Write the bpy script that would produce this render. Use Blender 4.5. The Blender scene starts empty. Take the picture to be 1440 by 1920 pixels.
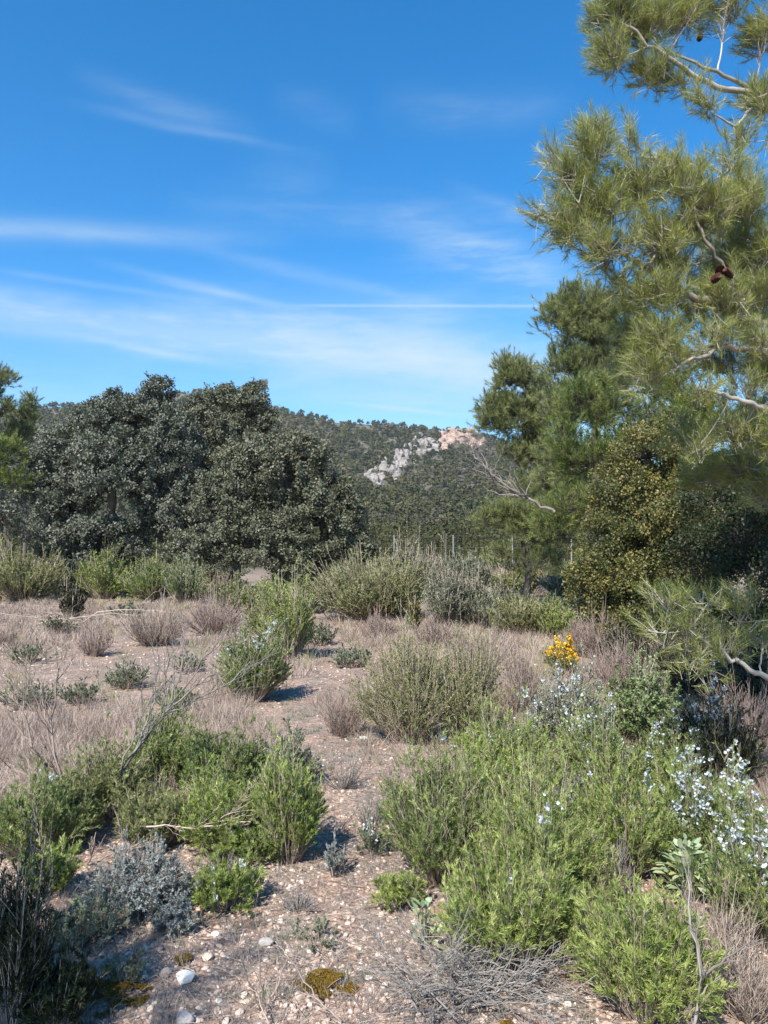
import bpy, math, random
import numpy as np
from mathutils import Vector
PI = math.pi
S = bpy.context.scene
C = S.collection
R_ = np.random.default_rng(7)

# ------------------------------------------------------------------ camera
F = 1450.0                       # focal length in photo pixels (1440 x 1920)
PITCH = math.atan(70 / F)
H0 = 1.6
cam = bpy.data.cameras.new('camera'); cam_o = bpy.data.objects.new('camera', cam); C.objects.link(cam_o)
cam.sensor_fit = 'VERTICAL'; cam.sensor_height = 36; cam.lens = F / 1920 * 36
cam.clip_start = 0.05; cam.clip_end = 5000
cam_o.location = (0, 0, H0); cam_o.rotation_euler = (PI / 2 + PITCH, 0, 0)
S.camera = cam_o

def ray(px, py):
    xr = (px - 720) / F; yr = (960 - py) / F
    return np.array([xr, math.cos(PITCH) - yr * math.sin(PITCH), math.sin(PITCH) + yr * math.cos(PITCH)])
def at(px, py, d):
    r = ray(px, py); return np.array([0, 0, H0]) + r * (d / r[1])
def gnd(px, py):
    r = ray(px, py); s = -H0 / r[2]; p = r * s
    return np.array([p[0], p[1], 0.0])

# ------------------------------------------------------------------ light
SUN_AZ = math.radians(-153)      # measured from +Y towards +X : behind the camera, to the left
SUN_EL = math.radians(46)
S.view_settings.view_transform = 'Standard'; S.view_settings.look = 'None'
S.view_settings.exposure = 0.8; S.view_settings.gamma = 1; S.view_settings.use_curve_mapping = False
sd = Vector((math.sin(SUN_AZ) * math.cos(SUN_EL), math.cos(SUN_AZ) * math.cos(SUN_EL), math.sin(SUN_EL)))
sl = bpy.data.lights.new('sun', 'SUN'); sl.energy = 5.0; sl.angle = math.radians(0.5); sl.color = (1.0, 0.955, 0.88)
so = bpy.data.objects.new('sun', sl); C.objects.link(so); so.rotation_euler = sd.to_track_quat('Z', 'Y').to_euler()

w = bpy.data.worlds.new('World'); S.world = w; w.use_nodes = True
wt = w.node_tree; wt.nodes.clear()
def WN(t, **k):
    n = wt.nodes.new(t)
    for a, b in k.items(): setattr(n, a, b)
    return n
def wmath(op, a, b=None, clamp=False):
    n = WN('ShaderNodeMath', operation=op, use_clamp=clamp)
    for i, v in enumerate((a, b)):
        if v is None: continue
        if isinstance(v, (int, float)): n.inputs[i].default_value = v
        else: wt.links.new(v, n.inputs[i])
    return n.outputs[0]
def wdot(vec, c):
    n = WN('ShaderNodeVectorMath', operation='DOT_PRODUCT'); wt.links.new(vec, n.inputs[0]); n.inputs[1].default_value = tuple(c)
    return n.outputs['Value']
sky = WN('ShaderNodeTexSky', sky_type='NISHITA', sun_disc=False)
sky.sun_elevation = SUN_EL; sky.sun_rotation = SUN_AZ; sky.altitude = 600
sky.air_density = 1.0; sky.dust_density = 0.3; sky.ozone_density = 4.5
hsv = WN('ShaderNodeHueSaturation'); hsv.inputs['Hue'].default_value = 0.496; hsv.inputs['Saturation'].default_value = 1.33; hsv.inputs['Value'].default_value = 1.0
wt.links.new(sky.outputs[0], hsv.inputs['Color'])
bg1 = WN('ShaderNodeBackground'); bg1.inputs['Strength'].default_value = 0.135; wt.links.new(hsv.outputs[0], bg1.inputs['Color'])
bg2 = WN('ShaderNodeBackground'); bg2.inputs['Color'].default_value = (0.66, 0.83, 0.95, 1); bg2.inputs['Strength'].default_value = 0.6
tc = WN('ShaderNodeTexCoord'); D = tc.outputs['Generated']
mapn = WN('ShaderNodeMapping'); mapn.inputs['Scale'].default_value = (3.0, 3.0, 16.0); mapn.inputs['Rotation'].default_value = (0, math.radians(9), 0)
wt.links.new(D, mapn.inputs['Vector'])
nz = WN('ShaderNodeTexNoise'); nz.inputs['Scale'].default_value = 2.2; nz.inputs['Detail'].default_value = 7; nz.inputs['Roughness'].default_value = 0.62
wt.links.new(mapn.outputs[0], nz.inputs['Vector'])
nz2 = WN('ShaderNodeTexNoise'); nz2.inputs['Scale'].default_value = 9; nz2.inputs['Detail'].default_value = 5
wt.links.new(D, nz2.inputs['Vector'])
wisp = wmath('MULTIPLY', wmath('SUBTRACT', nz.outputs[0], 0.42), 3.2, True)
wob = wmath('MULTIPLY', wmath('SUBTRACT', nz2.outputs[0], 0.5), 0.02)
# (x1,y1,x2,y2, half width px, opacity, waviness, wispiness, fade at start, fade at end)
STREAKS = [(-60, 424, 560, 452, 17, .34, .35, .45, .02, .25), (330, 455, 900, 592, 12, .20, .8, .6, .12, .12),
           (-80, 572, 1040, 712, 34, .6, .9, .6, .02, .1), (40, 610, 480, 694, 7, .34, .25, .2, .14, .12),
           (530, 573, 1080, 574, 2.6, .32, 0, .15, .05, .05), (150, 482, 560, 582, 8, .17, .5, .3, .12, .08),
           (600, 750, 900, 784, 4, .36, .1, .2, .08, .05), (-40, 500, 440, 574, 6, .13, .3, .3, .05, .1),
           (700, 415, 1150, 560, 48, .36, 1, .9, .12, .1), (420, 650, 1300, 760, 90, .46, 1, .6, .25, .05),
           (120, 140, 500, 250, 18, .2, 1, .7, .15, .12), (500, 170, 680, 236, 26, .18, 1, .8, .1, .1),
           (460, 733, 640, 694, 9, .16, .3, .3, .08, .08), (440, 300, 640, 350, 40, .16, 1, .8, .12, .12),
           (250, 520, 700, 600, 6, .16, .5, .5, .1, .1), (60, 180, 640, 300, 8, .12, .9, .8, .15, .15), (820, 330, 1100, 470, 14, .14, 1, .8, .1, .1), (300, 380, 1000, 420, 30, .13, 1, .9, .15, .15),
           (200, 598, 1000, 640, 60, .34, 1, .7, .15, .15), (690, 205, 1100, 200, 30, .13, 1, .8, .1, .1),
           (-300, 740, 1700, 790, 110, .2, 1, .4, .1, .1)]
tot = None
for (x1, y1, x2, y2, hw, op, wv, ws, f1, f2) in STREAKS:
    a = ray(x1, y1); b = ray(x2, y2); a /= np.linalg.norm(a); b /= np.linalg.norm(b)
    n = np.cross(a, b); n /= np.linalg.norm(n)
    u = b - a; Lu = np.linalg.norm(u); u /= Lu; a0 = float(a @ u); a1 = float(b @ u)
    s = wdot(D, n)
    if wv: s = wmath('ADD', s, wmath('MULTIPLY', wob, wv))
    s = wmath('DIVIDE', s, hw / F)
    g = wmath('POWER', 2.718, wmath('MULTIPLY', wmath('MULTIPLY', s, s), -1.0))
    al = wdot(D, u)
    m1 = wmath('DIVIDE', wmath('SUBTRACT', al, a0), f1, True); m2 = wmath('DIVIDE', wmath('SUBTRACT', a1, al), f2, True)
    m = wmath('MULTIPLY', wmath('MULTIPLY', g, min(.85, op * 1.25)), wmath('MULTIPLY', m1, m2))
    m = wmath('MULTIPLY', m, wmath('ADD', wmath('MULTIPLY', wisp, ws * 1.3), 1 - ws * .75))
    front = wmath('GREATER_THAN', wdot(D, (0, 1, 0)), 0.0)
    m = wmath('MULTIPLY', m, front)
    m = wmath('SUBTRACT', 1.0, m)
    tot = m if tot is None else wmath('MULTIPLY', tot, m)
cloud = wmath('SUBTRACT', 1.0, tot, True)
mx = WN('ShaderNodeMixShader'); wt.links.new(cloud, mx.inputs[0]); wt.links.new(bg1.outputs[0], mx.inputs[1]); wt.links.new(bg2.outputs[0], mx.inputs[2])
wo = WN('ShaderNodeOutputWorld'); wt.links.new(mx.outputs[0], wo.inputs['Surface'])

# ------------------------------------------------------------------ helpers
def nrm(v): return v / np.maximum(np.linalg.norm(v, axis=-1, keepdims=True), 1e-9)
def rdir(n):
    v = R_.normal(size=(n, 3)); return nrm(v)
def hsh(ix, iy, seed=0):
    h = (ix.astype(np.int64) * 374761393 + iy.astype(np.int64) * 668265263 + seed * 974711) & 0x7fffffff
    h = ((h ^ (h >> 13)) * 1274126177) & 0x7fffffff
    return ((h ^ (h >> 16)) & 0xffff) / 65535.0
def vnoise(x, y, seed=0):
    x = np.asarray(x, float); y = np.asarray(y, float)
    ix = np.floor(x); iy = np.floor(y); fx = x - ix; fy = y - iy
    fx = fx * fx * (3 - 2 * fx); fy = fy * fy * (3 - 2 * fy)
    a = hsh(ix, iy, seed); b = hsh(ix + 1, iy, seed); c = hsh(ix, iy + 1, seed); d = hsh(ix + 1, iy + 1, seed)
    return (a * (1 - fx) + b * fx) * (1 - fy) + (c * (1 - fx) + d * fx) * fy
def fbm(x, y, seed=0, o=4):
    t = 0; a = 1; s = 0
    for i in range(o):
        t = t + a * vnoise(np.asarray(x) * 2 ** i, np.asarray(y) * 2 ** i, seed + i); s += a; a *= .5
    return t / s

class MB:
    """collects geometry for ONE mesh object"""
    def __init__(s): s.v = []; s.q = []; s.t = []; s.a = []; s.n = 0
    def add(s, v, quads=None, tris=None, var=None):
        v = np.asarray(v, float).reshape(-1, 3)
        s.v.append(v)
        if quads is not None: s.q.append(np.asarray(quads).reshape(-1, 4) + s.n)
        if tris is not None: s.t.append(np.asarray(tris).reshape(-1, 3) + s.n)
        s.a.append(np.zeros(len(v)) if var is None else np.broadcast_to(np.asarray(var, float), (len(v),)))
        s.n += len(v)
    def build(s, name, mat, parent=None, smooth=False, loc=None):
        v = np.concatenate(s.v) if s.v else np.zeros((0, 3))
        if loc is not None: v = v - np.asarray(loc)
        me = bpy.data.meshes.new(name)
        q = np.concatenate(s.q) if s.q else np.zeros((0, 4), int); t = np.concatenate(s.t) if s.t else np.zeros((0, 3), int)
        me.vertices.add(len(v)); me.vertices.foreach_set('co', v.astype(np.float32).ravel())
        nl = q.size + t.size
        me.loops.add(nl); me.loops.foreach_set('vertex_index', np.concatenate([q.ravel(), t.ravel()]).astype(np.int32))
        me.polygons.add(len(q) + len(t))
        st = np.concatenate([np.arange(len(q)) * 4, q.size + np.arange(len(t)) * 3]).astype(np.int32)
        me.polygons.foreach_set('loop_start', st)
        me.update(calc_edges=True)
        if smooth: me.polygons.foreach_set('use_smooth', np.ones(len(st), bool))
        at_ = me.attributes.new('v', 'FLOAT', 'POINT'); at_.data.foreach_set('value', np.concatenate(s.a).astype(np.float32))
        me.materials.append(mat)
        o = bpy.data.objects.new(name, me); C.objects.link(o)
        if parent is not None: o.parent = parent
        elif loc is not None: o.location = tuple(loc)
        return o

def leaves(mb, P, Dr, L, W, var=None, N=None, wide=.45):
    """pointed flat leaves: base P, direction Dr"""
    n = len(P); Dr = nrm(Dr)
    if N is None: N = rdir(n)
    Sd = nrm(np.cross(Dr, N)); L = np.broadcast_to(L, (n,))[:, None]; W = np.broadcast_to(W, (n,))[:, None]
    Nn = np.cross(Sd, Dr)
    v = np.stack([P, P + Dr * L * wide + Sd * W * .5 + Nn * W * .12, P + Dr * L, P + Dr * L * wide - Sd * W * .5 + Nn * W * .12], 1)
    if var is None: var = R_.random(n)
    mb.add(v, quads=np.arange(n * 4), var=np.repeat(np.broadcast_to(var, (n,)), 4))
def needles(mb, P, Dr, L, W, var=None):
    n = len(P); Dr = nrm(Dr); Sd = nrm(np.cross(Dr, rdir(n))); L = np.broadcast_to(L, (n,))[:, None]; W = np.broadcast_to(W, (n,))[:, None]
    v = np.stack([P - Sd * W * .5, P + Sd * W * .5, P + Dr * L], 1)
    if var is None: var = R_.random(n)
    mb.add(v, tris=np.arange(n * 3), var=np.repeat(np.broadcast_to(var, (n,)), 3))
def blades(mb, P, Dr, L, W, bend, var=None):
    """two-segment grass blades that bend over"""
    n = len(P); Dr = nrm(Dr); Sd = nrm(np.cross(Dr, rdir(n))); L = np.broadcast_to(L, (n,))[:, None]; W = np.broadcast_to(W, (n,))[:, None]
    hz = rdir(n); hz[:, 2] *= .2; bend = np.broadcast_to(bend, (n,))[:, None]
    M = P + Dr * L * .55; T = M + nrm(Dr + hz * bend) * L * .45
    v = np.stack([P - Sd * W * .5, P + Sd * W * .5, M + Sd * W * .4, M - Sd * W * .4, T], 1)
    b = np.arange(n)[:, None] * 5
    if var is None: var = R_.random(n)
    mb.add(v, quads=b + np.array([0, 1, 2, 3]), tris=b + np.array([3, 2, 4]), var=np.repeat(np.broadcast_to(var, (n,)), 5))
def tubes(mb, P, Rr, sides=4, var=None):
    """P (n,k,3) polylines, Rr (n,k) radii"""
    P = np.asarray(P, float); n, k, _ = P.shape; Rr = np.broadcast_to(Rr, (n, k))
    T = np.gradient(P, axis=1); T = nrm(T)
    ref = np.where(np.abs(T[:, :1, 2:3]) > .9, np.array([1., 0, 0]), np.array([0, 0, 1.])); ref = np.broadcast_to(ref, T.shape)
    A = nrm(np.cross(T, ref)); B = np.cross(T, A)
    an = np.arange(sides) / sides * 2 * PI
    v = P[:, :, None] + Rr[:, :, None, None] * (A[:, :, None] * np.cos(an)[None, None, :, None] + B[:, :, None] * np.sin(an)[None, None, :, None])
    i = (np.arange(n) * k * sides)[:, None, None]; j = (np.arange(k - 1) * sides)[None, :, None]; s = np.arange(sides)[None, None, :]; s2 = (s + 1) % sides
    q = np.stack([i + j + s, i + j + s2, i + j + sides + s2, i + j + sides + s], -1)
    if var is None: var = R_.random(n)
    mb.add(v, quads=q, var=np.repeat(np.broadcast_to(var, (n,)), k * sides))
def bez(p0, p1, p2, t):
    t = np.asarray(t)[..., None]
    return (1 - t) ** 2 * p0 + 2 * t * (1 - t) * p1 + t * t * p2
def beztan(p0, p1, p2, t):
    t = np.asarray(t)[..., None]
    return nrm(2 * (1 - t) * (p1 - p0) + 2 * t * (p2 - p1))
def beztubes(mb, p0, p1, p2, r0, r1, k=4, sides=3, wob=0):
    t = np.linspace(0, 1, k)[None, :] * np.ones((len(p0), 1))
    P = bez(p0[:, None], p1[:, None], p2[:, None], t)
    if np.any(wob): P[:, 1:-1] += R_.normal(size=P[:, 1:-1].shape) * np.broadcast_to(wob, (len(p0),))[:, None, None]
    r0 = np.broadcast_to(r0, (len(p0),)); r1 = np.broadcast_to(r1, (len(p0),))
    tubes(mb, P, r0[:, None] * (1 - t) + r1[:, None] * t, sides)

def tag(o, label=None, cat=None, group=None, kind=None):
    if label: o['label'] = label
    if cat: o['category'] = cat
    if group: o['group'] = group
    if kind: o['kind'] = kind
    return o
def empty(name, loc, label, cat, group=None):
    o = bpy.data.objects.new(name, None); C.objects.link(o); o.location = tuple(loc); o.empty_display_size = .1
    return tag(o, label, cat, group)

# ------------------------------------------------------------------ materials
def newmat(name):
    m = bpy.data.materials.new(name); m.use_nodes = True; nt = m.node_tree; nt.nodes.clear()
    out = nt.nodes.new('ShaderNodeOutputMaterial'); return m, nt, out
def leafmat(name, cols, rough=.55, trans=.3, spec=.4, nscale=2.0, namp=.25):
    """cols: list of colours along the per-leaf random value; slow noise shifts clumps"""
    m, nt, out = newmat(name)
    N = nt.nodes.new; L = nt.links.new
    a = N('ShaderNodeAttribute'); a.attribute_name = 'v'
    g = N('ShaderNodeNewGeometry'); n = N('ShaderNodeTexNoise'); n.inputs['Scale'].default_value = nscale; n.inputs['Detail'].default_value = 2
    L(g.outputs['Position'], n.inputs['Vector'])
    m1 = N('ShaderNodeMath'); m1.operation = 'MULTIPLY_ADD'; L(n.outputs[0], m1.inputs[0]); m1.inputs[1].default_value = namp * 3; m1.inputs[2].default_value = -namp * 1.5
    ad = N('ShaderNodeMath'); ad.operation = 'ADD'; ad.use_clamp = True; L(a.outputs['Fac'], ad.inputs[0]); L(m1.outputs[0], ad.inputs[1])
    cr = N('ShaderNodeValToRGB'); L(ad.outputs[0], cr.inputs[0])
    el = cr.color_ramp.elements
    while len(el) < len(cols): el.new(.5)
    for i, c in enumerate(cols): el[i].position = i / (len(cols) - 1); el[i].color = (*c, 1)
    p = N('ShaderNodeBsdfPrincipled'); p.inputs['Roughness'].default_value = rough; p.inputs['Specular IOR Level'].default_value = spec
    L(cr.outputs[0], p.inputs['Base Color'])
    if trans:
        t = N('ShaderNodeBsdfTranslucent'); gm = N('ShaderNodeMixRGB'); gm.blend_type = 'MULTIPLY'; gm.inputs[0].default_value = 1; gm.inputs[2].default_value = (1.25, 1.35, .7, 1)
        L(cr.outputs[0], gm.inputs[1]); L(gm.outputs[0], t.inputs['Color'])
        mxx = N('ShaderNodeMixShader'); mxx.inputs[0].default_value = trans; L(p.outputs[0], mxx.inputs[1]); L(t.outputs[0], mxx.inputs[2]); L(mxx.outputs[0], out.inputs[0])
    else: L(p.outputs[0], out.inputs[0])
    return m
MAT = {
 'rosemary': leafmat('rosemary_leaf', [(0.082, 0.119, 0.04), (0.177, 0.23, 0.068), (0.296, 0.349, 0.114), (0.473, 0.505, 0.228)], .5, .35, .4, 6, .25),
 'bright': leafmat('bright_leaf', [(0.12, 0.162, 0.045), (0.242, 0.308, 0.082), (0.386, 0.439, 0.126), (0.548, 0.554, 0.238)], .5, .38, .4, 9, .38),
 'olive': leafmat('olive_leaf', [(0.108, 0.129, 0.052), (0.229, 0.244, 0.092), (0.338, 0.347, 0.149), (0.459, 0.45, 0.253)], .6, .3),
 'amber': leafmat('amber_leaf', [(.09, .09, .02), (.17, .15, .03), (.25, .2, .05)], .6, .3),
 'greygreen': leafmat('grey_green_leaf', [(0.099, 0.121, 0.077), (0.187, 0.209, 0.132), (0.297, 0.308, 0.22), (0.418, 0.418, 0.33)], .7, .2),
 'silver': leafmat('silver_leaf', [(.16, .175, .165), (.27, .29, .275), (.4, .42, .4)], .75, .15),
 'sage': leafmat('sage_leaf', [(.16, .24, .13), (.27, .36, .21), (.4, .46, .3), (.42, .38, .16)], .65, .25),
 'paleleaf': leafmat('pale_leaf', [(0.115, 0.161, 0.057), (0.23, 0.287, 0.127), (0.38, 0.425, 0.23)], .5, .3),
 'shade': leafmat('deep_green_shaded_leaf', [(0.016, 0.026, 0.008), (0.035, 0.046, 0.015), (0.06, 0.069, 0.025)], .5, .25),  # dark leaf green, with the shade under the pines put into the colour
 'oak': leafmat('holm_oak_leaf', [(0.049, 0.061, 0.04), (0.1, 0.112, 0.079), (0.16, 0.17, 0.126), (0.221, 0.219, 0.181)], .6, .12, .35, .5, .2),
 'oakbrown': leafmat('holm_oak_leaf_warm', [(0.058, 0.063, 0.033), (0.105, 0.113, 0.067), (0.163, 0.165, 0.109), (0.221, 0.209, 0.152)], .6, .12, .35, .5, .2),
 'kermes': leafmat('kermes_oak_leaf', [(0.039, 0.055, 0.017), (0.088, 0.099, 0.028), (0.187, 0.171, 0.05), (0.33, 0.253, 0.088)], .5, .25, .4, 1.1, .3),
 'pine': leafmat('pine_needle', [(0.102, 0.13, 0.036), (0.216, 0.247, 0.06), (0.348, 0.361, 0.097), (0.522, 0.492, 0.193)], .5, .3, .5, 2.2, .22),
 'pinefar': leafmat('pine_needle_grey', [(0.077, 0.104, 0.044), (0.153, 0.183, 0.068), (0.256, 0.277, 0.103), (0.358, 0.349, 0.149)], .55, .25, .4, 1.0, .25),
 'pinegreen': leafmat('pine_needle_green', [(0.072, 0.121, 0.028), (0.144, 0.198, 0.043), (0.257, 0.284, 0.071), (0.384, 0.355, 0.113)], .5, .3, .5, 1.2, .25),
 'hillpine': leafmat('hill_pine', [(0.026, 0.031, 0.011), (0.05, 0.052, 0.017), (0.074, 0.073, 0.024), (0.105, 0.086, 0.032)], .7, 0, .2, .02, .3),
 'hillscrub': leafmat('hill_scrub', [(0.05, 0.05, 0.029), (0.085, 0.077, 0.047), (0.121, 0.104, 0.068)], .8, 0, .2, .02, .3),
 'dry': leafmat('dry_twig', [(0.147, 0.11, 0.085), (0.272, 0.21, 0.172), (0.408, 0.325, 0.267), (0.544, 0.442, 0.352)], .8, 0, .2),
 'greytwig': leafmat('weathered_twig', [(0.136, 0.123, 0.11), (0.245, 0.22, 0.196), (0.34, 0.31, 0.282)], .8, 0, .2),
 'violet': leafmat('violet_grey_twig', [(0.17, 0.122, 0.103), (0.294, 0.224, 0.187), (0.419, 0.326, 0.273)], .8, 0, .2),
 'straw': leafmat('straw', [(.2, .16, .1), (.33, .27, .18), (.46, .39, .28)], .8, .2, .2),
 'bark': leafmat('pale_bark', [(.13, .11, .095), (.22, .19, .17), (.32, .29, .26)], .8, 0, .2, 14, .3),
 'palebark': leafmat('pale_pine_twig', [(.2, .17, .14), (.33, .29, .25), (.46, .42, .37)], .8, 0, .2, 14, .3),
 'darkbark': leafmat('dark_bark', [(.05, .04, .035), (.1, .085, .07), (.16, .14, .12)], .85, 0, .2, 14, .3),
 'flower': leafmat('pale_flower', [(.5, .52, .62), (.62, .65, .76), (.78, .8, .86)], .6, .3, .2),
 'yellow': leafmat('yellow_flower', [(.8, .42, .01), (.92, .55, .01), (.97, .65, .03)], .5, .3, .2),
 'seed': leafmat('seed_head', [(.35, .33, .26), (.5, .48, .38), (.62, .6, .5)], .8, .2, .2),
 'cone': leafmat('pine_cone', [(.05, .025, .017), (.1, .045, .03), (.15, .075, .05)], .7, 0, .3),
 'stone': leafmat('limestone_pebble', [(.24, .16, .12), (.4, .29, .225), (.54, .42, .34), (.66, .57, .49)], .85, 0, .25, 30, .18),
 'greystone': leafmat('grey_limestone', [(.3, .27, .24), (.42, .38, .34), (.55, .5, .45)], .85, 0, .25, 25, .5),
 'whitestone': leafmat('white_limestone', [(.6, .57, .52), (.7, .68, .63), (.78, .75, .7)], .85, 0, .25, 25, .4),
 'moss': leafmat('brown_moss', [(0.08, 0.053, 0.01), (0.192, 0.12, 0.018), (0.32, 0.195, 0.036)], .9, 0, .2),
 'post': leafmat('galvanised_post', [(.26, .27, .27), (.33, .34, .34)], .5, 0, .4),
 'wall': leafmat('pale_wall', [(.5, .42, .33), (.62, .54, .44)], .9, 0, .2, 3, .3),
}

def rockmat(name, c1, c2, c3, scale):
    m, nt, out = newmat(name); N = nt.nodes.new; L = nt.links.new
    g = N('ShaderNodeNewGeometry'); n = N('ShaderNodeTexNoise'); n.inputs['Scale'].default_value = scale; n.inputs['Detail'].default_value = 8; n.inputs['Roughness'].default_value = .65
    L(g.outputs['Position'], n.inputs['Vector'])
    cr = N('ShaderNodeValToRGB'); L(n.outputs[0], cr.inputs[0]); e = cr.color_ramp.elements; e.new(.5)
    for i, (ps, c) in enumerate(((.35, c1), (.5, c2), (.65, c3))): e[i].position = ps; e[i].color = (*c, 1)
    p = N('ShaderNodeBsdfPrincipled'); p.inputs['Roughness'].default_value = .9; L(cr.outputs[0], p.inputs['Base Color'])
    n2 = N('ShaderNodeTexNoise'); n2.inputs['Scale'].default_value = scale * 5; n2.inputs['Detail'].default_value = 6; L(g.outputs['Position'], n2.inputs['Vector'])
    b = N('ShaderNodeBump'); b.inputs['Strength'].default_value = .8; b.inputs['Distance'].default_value = .25 / scale; L(n2.outputs[0], b.inputs['Height']); L(b.outputs[0], p.inputs['Normal'])
    L(p.outputs[0], out.inputs[0]); return m
MAT['cliff'] = rockmat('grey_cliff', (.13, .11, .095), (.26, .23, .205), (.36, .32, .285), .35)
MAT['pinkcliff'] = rockmat('pink_cliff', (.2, .13, .11), (.38, .26, .2), (.48, .35, .28), .3)

def groundmat():
    m, nt, out = newmat('stony_soil'); N = nt.nodes.new; L = nt.links.new
    g = N('ShaderNodeNewGeometry'); pos = g.outputs['Position']
    def noise(sc, d=6, r=.6):
        n = N('ShaderNodeTexNoise'); n.inputs['Scale'].default_value = sc; n.inputs['Detail'].default_value = d; n.inputs['Roughness'].default_value = r; L(pos, n.inputs['Vector']); return n.outputs[0]
    def ramp(v, st):
        cr = N('ShaderNodeValToRGB'); L(v, cr.inputs[0]); e = cr.color_ramp.elements
        while len(e) < len(st): e.new(.5)
        for i, (ps, c) in enumerate(st): e[i].position = ps; e[i].color = (*c, 1)
        return cr.outputs[0]
    def mix(f, a, b, bt='MIX'):
        x = N('ShaderNodeMixRGB'); x.blend_type = bt
        if isinstance(f, float): x.inputs[0].default_value = f
        else: L(f, x.inputs[0])
        L(a, x.inputs[1]) if not isinstance(a, tuple) else setattr(x.inputs[1], 'default_value', a)
        L(b, x.inputs[2]) if not isinstance(b, tuple) else setattr(x.inputs[2], 'default_value', b)
        return x.outputs[0]
    soil = ramp(noise(1.3), [(.3, (.2, .135, .105)), (.5, (.32, .22, .17)), (.7, (.43, .315, .25))])  # soil tone lowered to stand for shadows between the stones
    fine = ramp(noise(55, 4), [(.32, (.45, .42, .4)), (.5, (.95, .93, .9)), (.68, (1.35, 1.3, 1.25))])
    soil = mix(1.0, soil, fine, 'MULTIPLY')
    vo = N('ShaderNodeTexVoronoi'); vo.inputs['Scale'].default_value = 38; L(pos, vo.inputs['Vector'])
    vc = N('ShaderNodeSeparateColor'); L(vo.outputs['Color'], vc.inputs[0])
    peb = ramp(vc.outputs[0], [(0, (.17, .12, .095)), (.5, (.34, .255, .2)), (1, (.52, .43, .36))])
    pm = N('ShaderNodeMath'); pm.operation = 'LESS_THAN'; L(vo.outputs['Distance'], pm.inputs[0]); pm.inputs[1].default_value = .42
    pn = N('ShaderNodeMath'); pn.operation = 'MULTIPLY'; L(pm.outputs[0], pn.inputs[0]); pn.inputs[1].default_value = .75
    soil = mix(pn.outputs[0], soil, peb)
    litter = ramp(noise(3.1, 7, .7), [(.44, (0, 0, 0)), (.56, (.9, .9, .9))])
    soil = mix(litter, soil, mix(1.0, (.24, .2, .17, 1), fine, 'MULTIPLY'))
    # far: woodland floor
    sp = N('ShaderNodeSeparateXYZ'); L(pos, sp.inputs[0])
    mr = N('ShaderNodeMapRange'); mr.inputs['From Min'].default_value = 45; mr.inputs['From Max'].default_value = 80; L(sp.outputs[1], mr.inputs['Value'])
    far = ramp(noise(.06, 8, .7), [(.35, (.05, .055, .03)), (.5, (.09, .085, .055)), (.68, (.17, .145, .115))])
    colr = mix(mr.outputs[0], soil, far)
    p = N('ShaderNodeBsdfPrincipled'); p.inputs['Roughness'].default_value = .95; p.inputs['Specular IOR Level'].default_value = .2; L(colr, p.inputs['Base Color'])
    b = N('ShaderNodeBump'); b.inputs['Strength'].default_value = .9; b.inputs['Distance'].default_value = .012
    sm = N('ShaderNodeMath'); sm.operation = 'SUBTRACT'; L(noise(40, 6), sm.inputs[0]); mm = N('ShaderNodeMath'); mm.operation = 'MULTIPLY'; L(vo.outputs['Distance'], mm.inputs[0]); mm.inputs[1].default_value = .8; L(mm.outputs[0], sm.inputs[1])
    L(sm.outputs[0], b.inputs['Height']); L(b.outputs[0], p.inputs['Normal'])
    L(p.outputs[0], out.inputs[0]); return m
MAT['ground'] = groundmat()

# ------------------------------------------------------------------ terrain
RX = np.array([-2600, -1200, -500, -150, 0, 100, 180, 260, 340, 400, 460, 520, 620, 740, 860, 905, 1000, 1150, 1440, 2000, 3500])
RY = np.array([860, 830, 800, 790, 772, 760, 763, 752, 735, 735, 750, 770, 790, 797, 812, 820, 850, 872, 895, 930, 960])
D0, D1 = 95.0, 470.0
def terrain(x, y):
    x = np.asarray(x, float); y = np.asarray(y, float)
    near = .035 * (fbm(x * .9, y * .9, 3) - .5) * 2 + .10 * (fbm(x * .12, y * .12, 9) - .5)
    d = np.maximum(y, 1.0)
    px = 720 + F * x / d
    er = (1030 - np.interp(px, RX, RY)) / F
    t = np.clip((d - D0) / (D1 - D0), 0, 1.6)
    e = er * np.where(t < 1, np.clip(t, 0, 1) ** 1.12, 1 - (t - 1) * .9)
    hill = np.where(d > D0 * .6, H0 + e * d, 0) - H0 * np.clip((d - 150) / 100, 0, 1) * 0
    k = np.clip((d - 50) / 60, 0, 1)
    gully = (fbm(x / 55, y / 70, 21) - .5) * 16 * np.clip(t * 1.6, 0, 1) * np.clip((1.02 - t) * 5, 0, 1)
    return near * (1 - k) + k * (np.maximum(hill, -2) - 1.8 * (1 - np.clip(t * 4, 0, 1)) + gully) 
def gh(p): return float(terrain(p[0], p[1]))
def dens(a, b, st, gr):
    o = [a]
    while o[-1] < b: o.append(o[-1] + st); st *= gr
    return np.array(o)
xp = np.concatenate([np.arange(0, 5, .06), dens(5, 1800, .07, 1.045)])
xs = np.concatenate([-xp[::-1][:-1], xp])
ys = np.concatenate([-dens(0, 60, .3, 1.15)[::-1][:-1], np.arange(0, 8, .06), dens(8, 110, .07, 1.03), np.arange(114, 720, 5)])
ys = np.unique(ys)
X, Y = np.meshgrid(xs, ys); Z = terrain(X, Y)
mb = MB(); nx, ny = len(xs), len(ys)
ii = (np.arange(ny - 1)[:, None] * nx + np.arange(nx - 1)[None]).ravel()
mb.add(np.stack([X, Y, Z], -1), quads=np.stack([ii, ii + 1, ii + nx + 1, ii + nx], -1))
tag(mb.build('ground', MAT['ground'], smooth=True), kind='structure')

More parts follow.
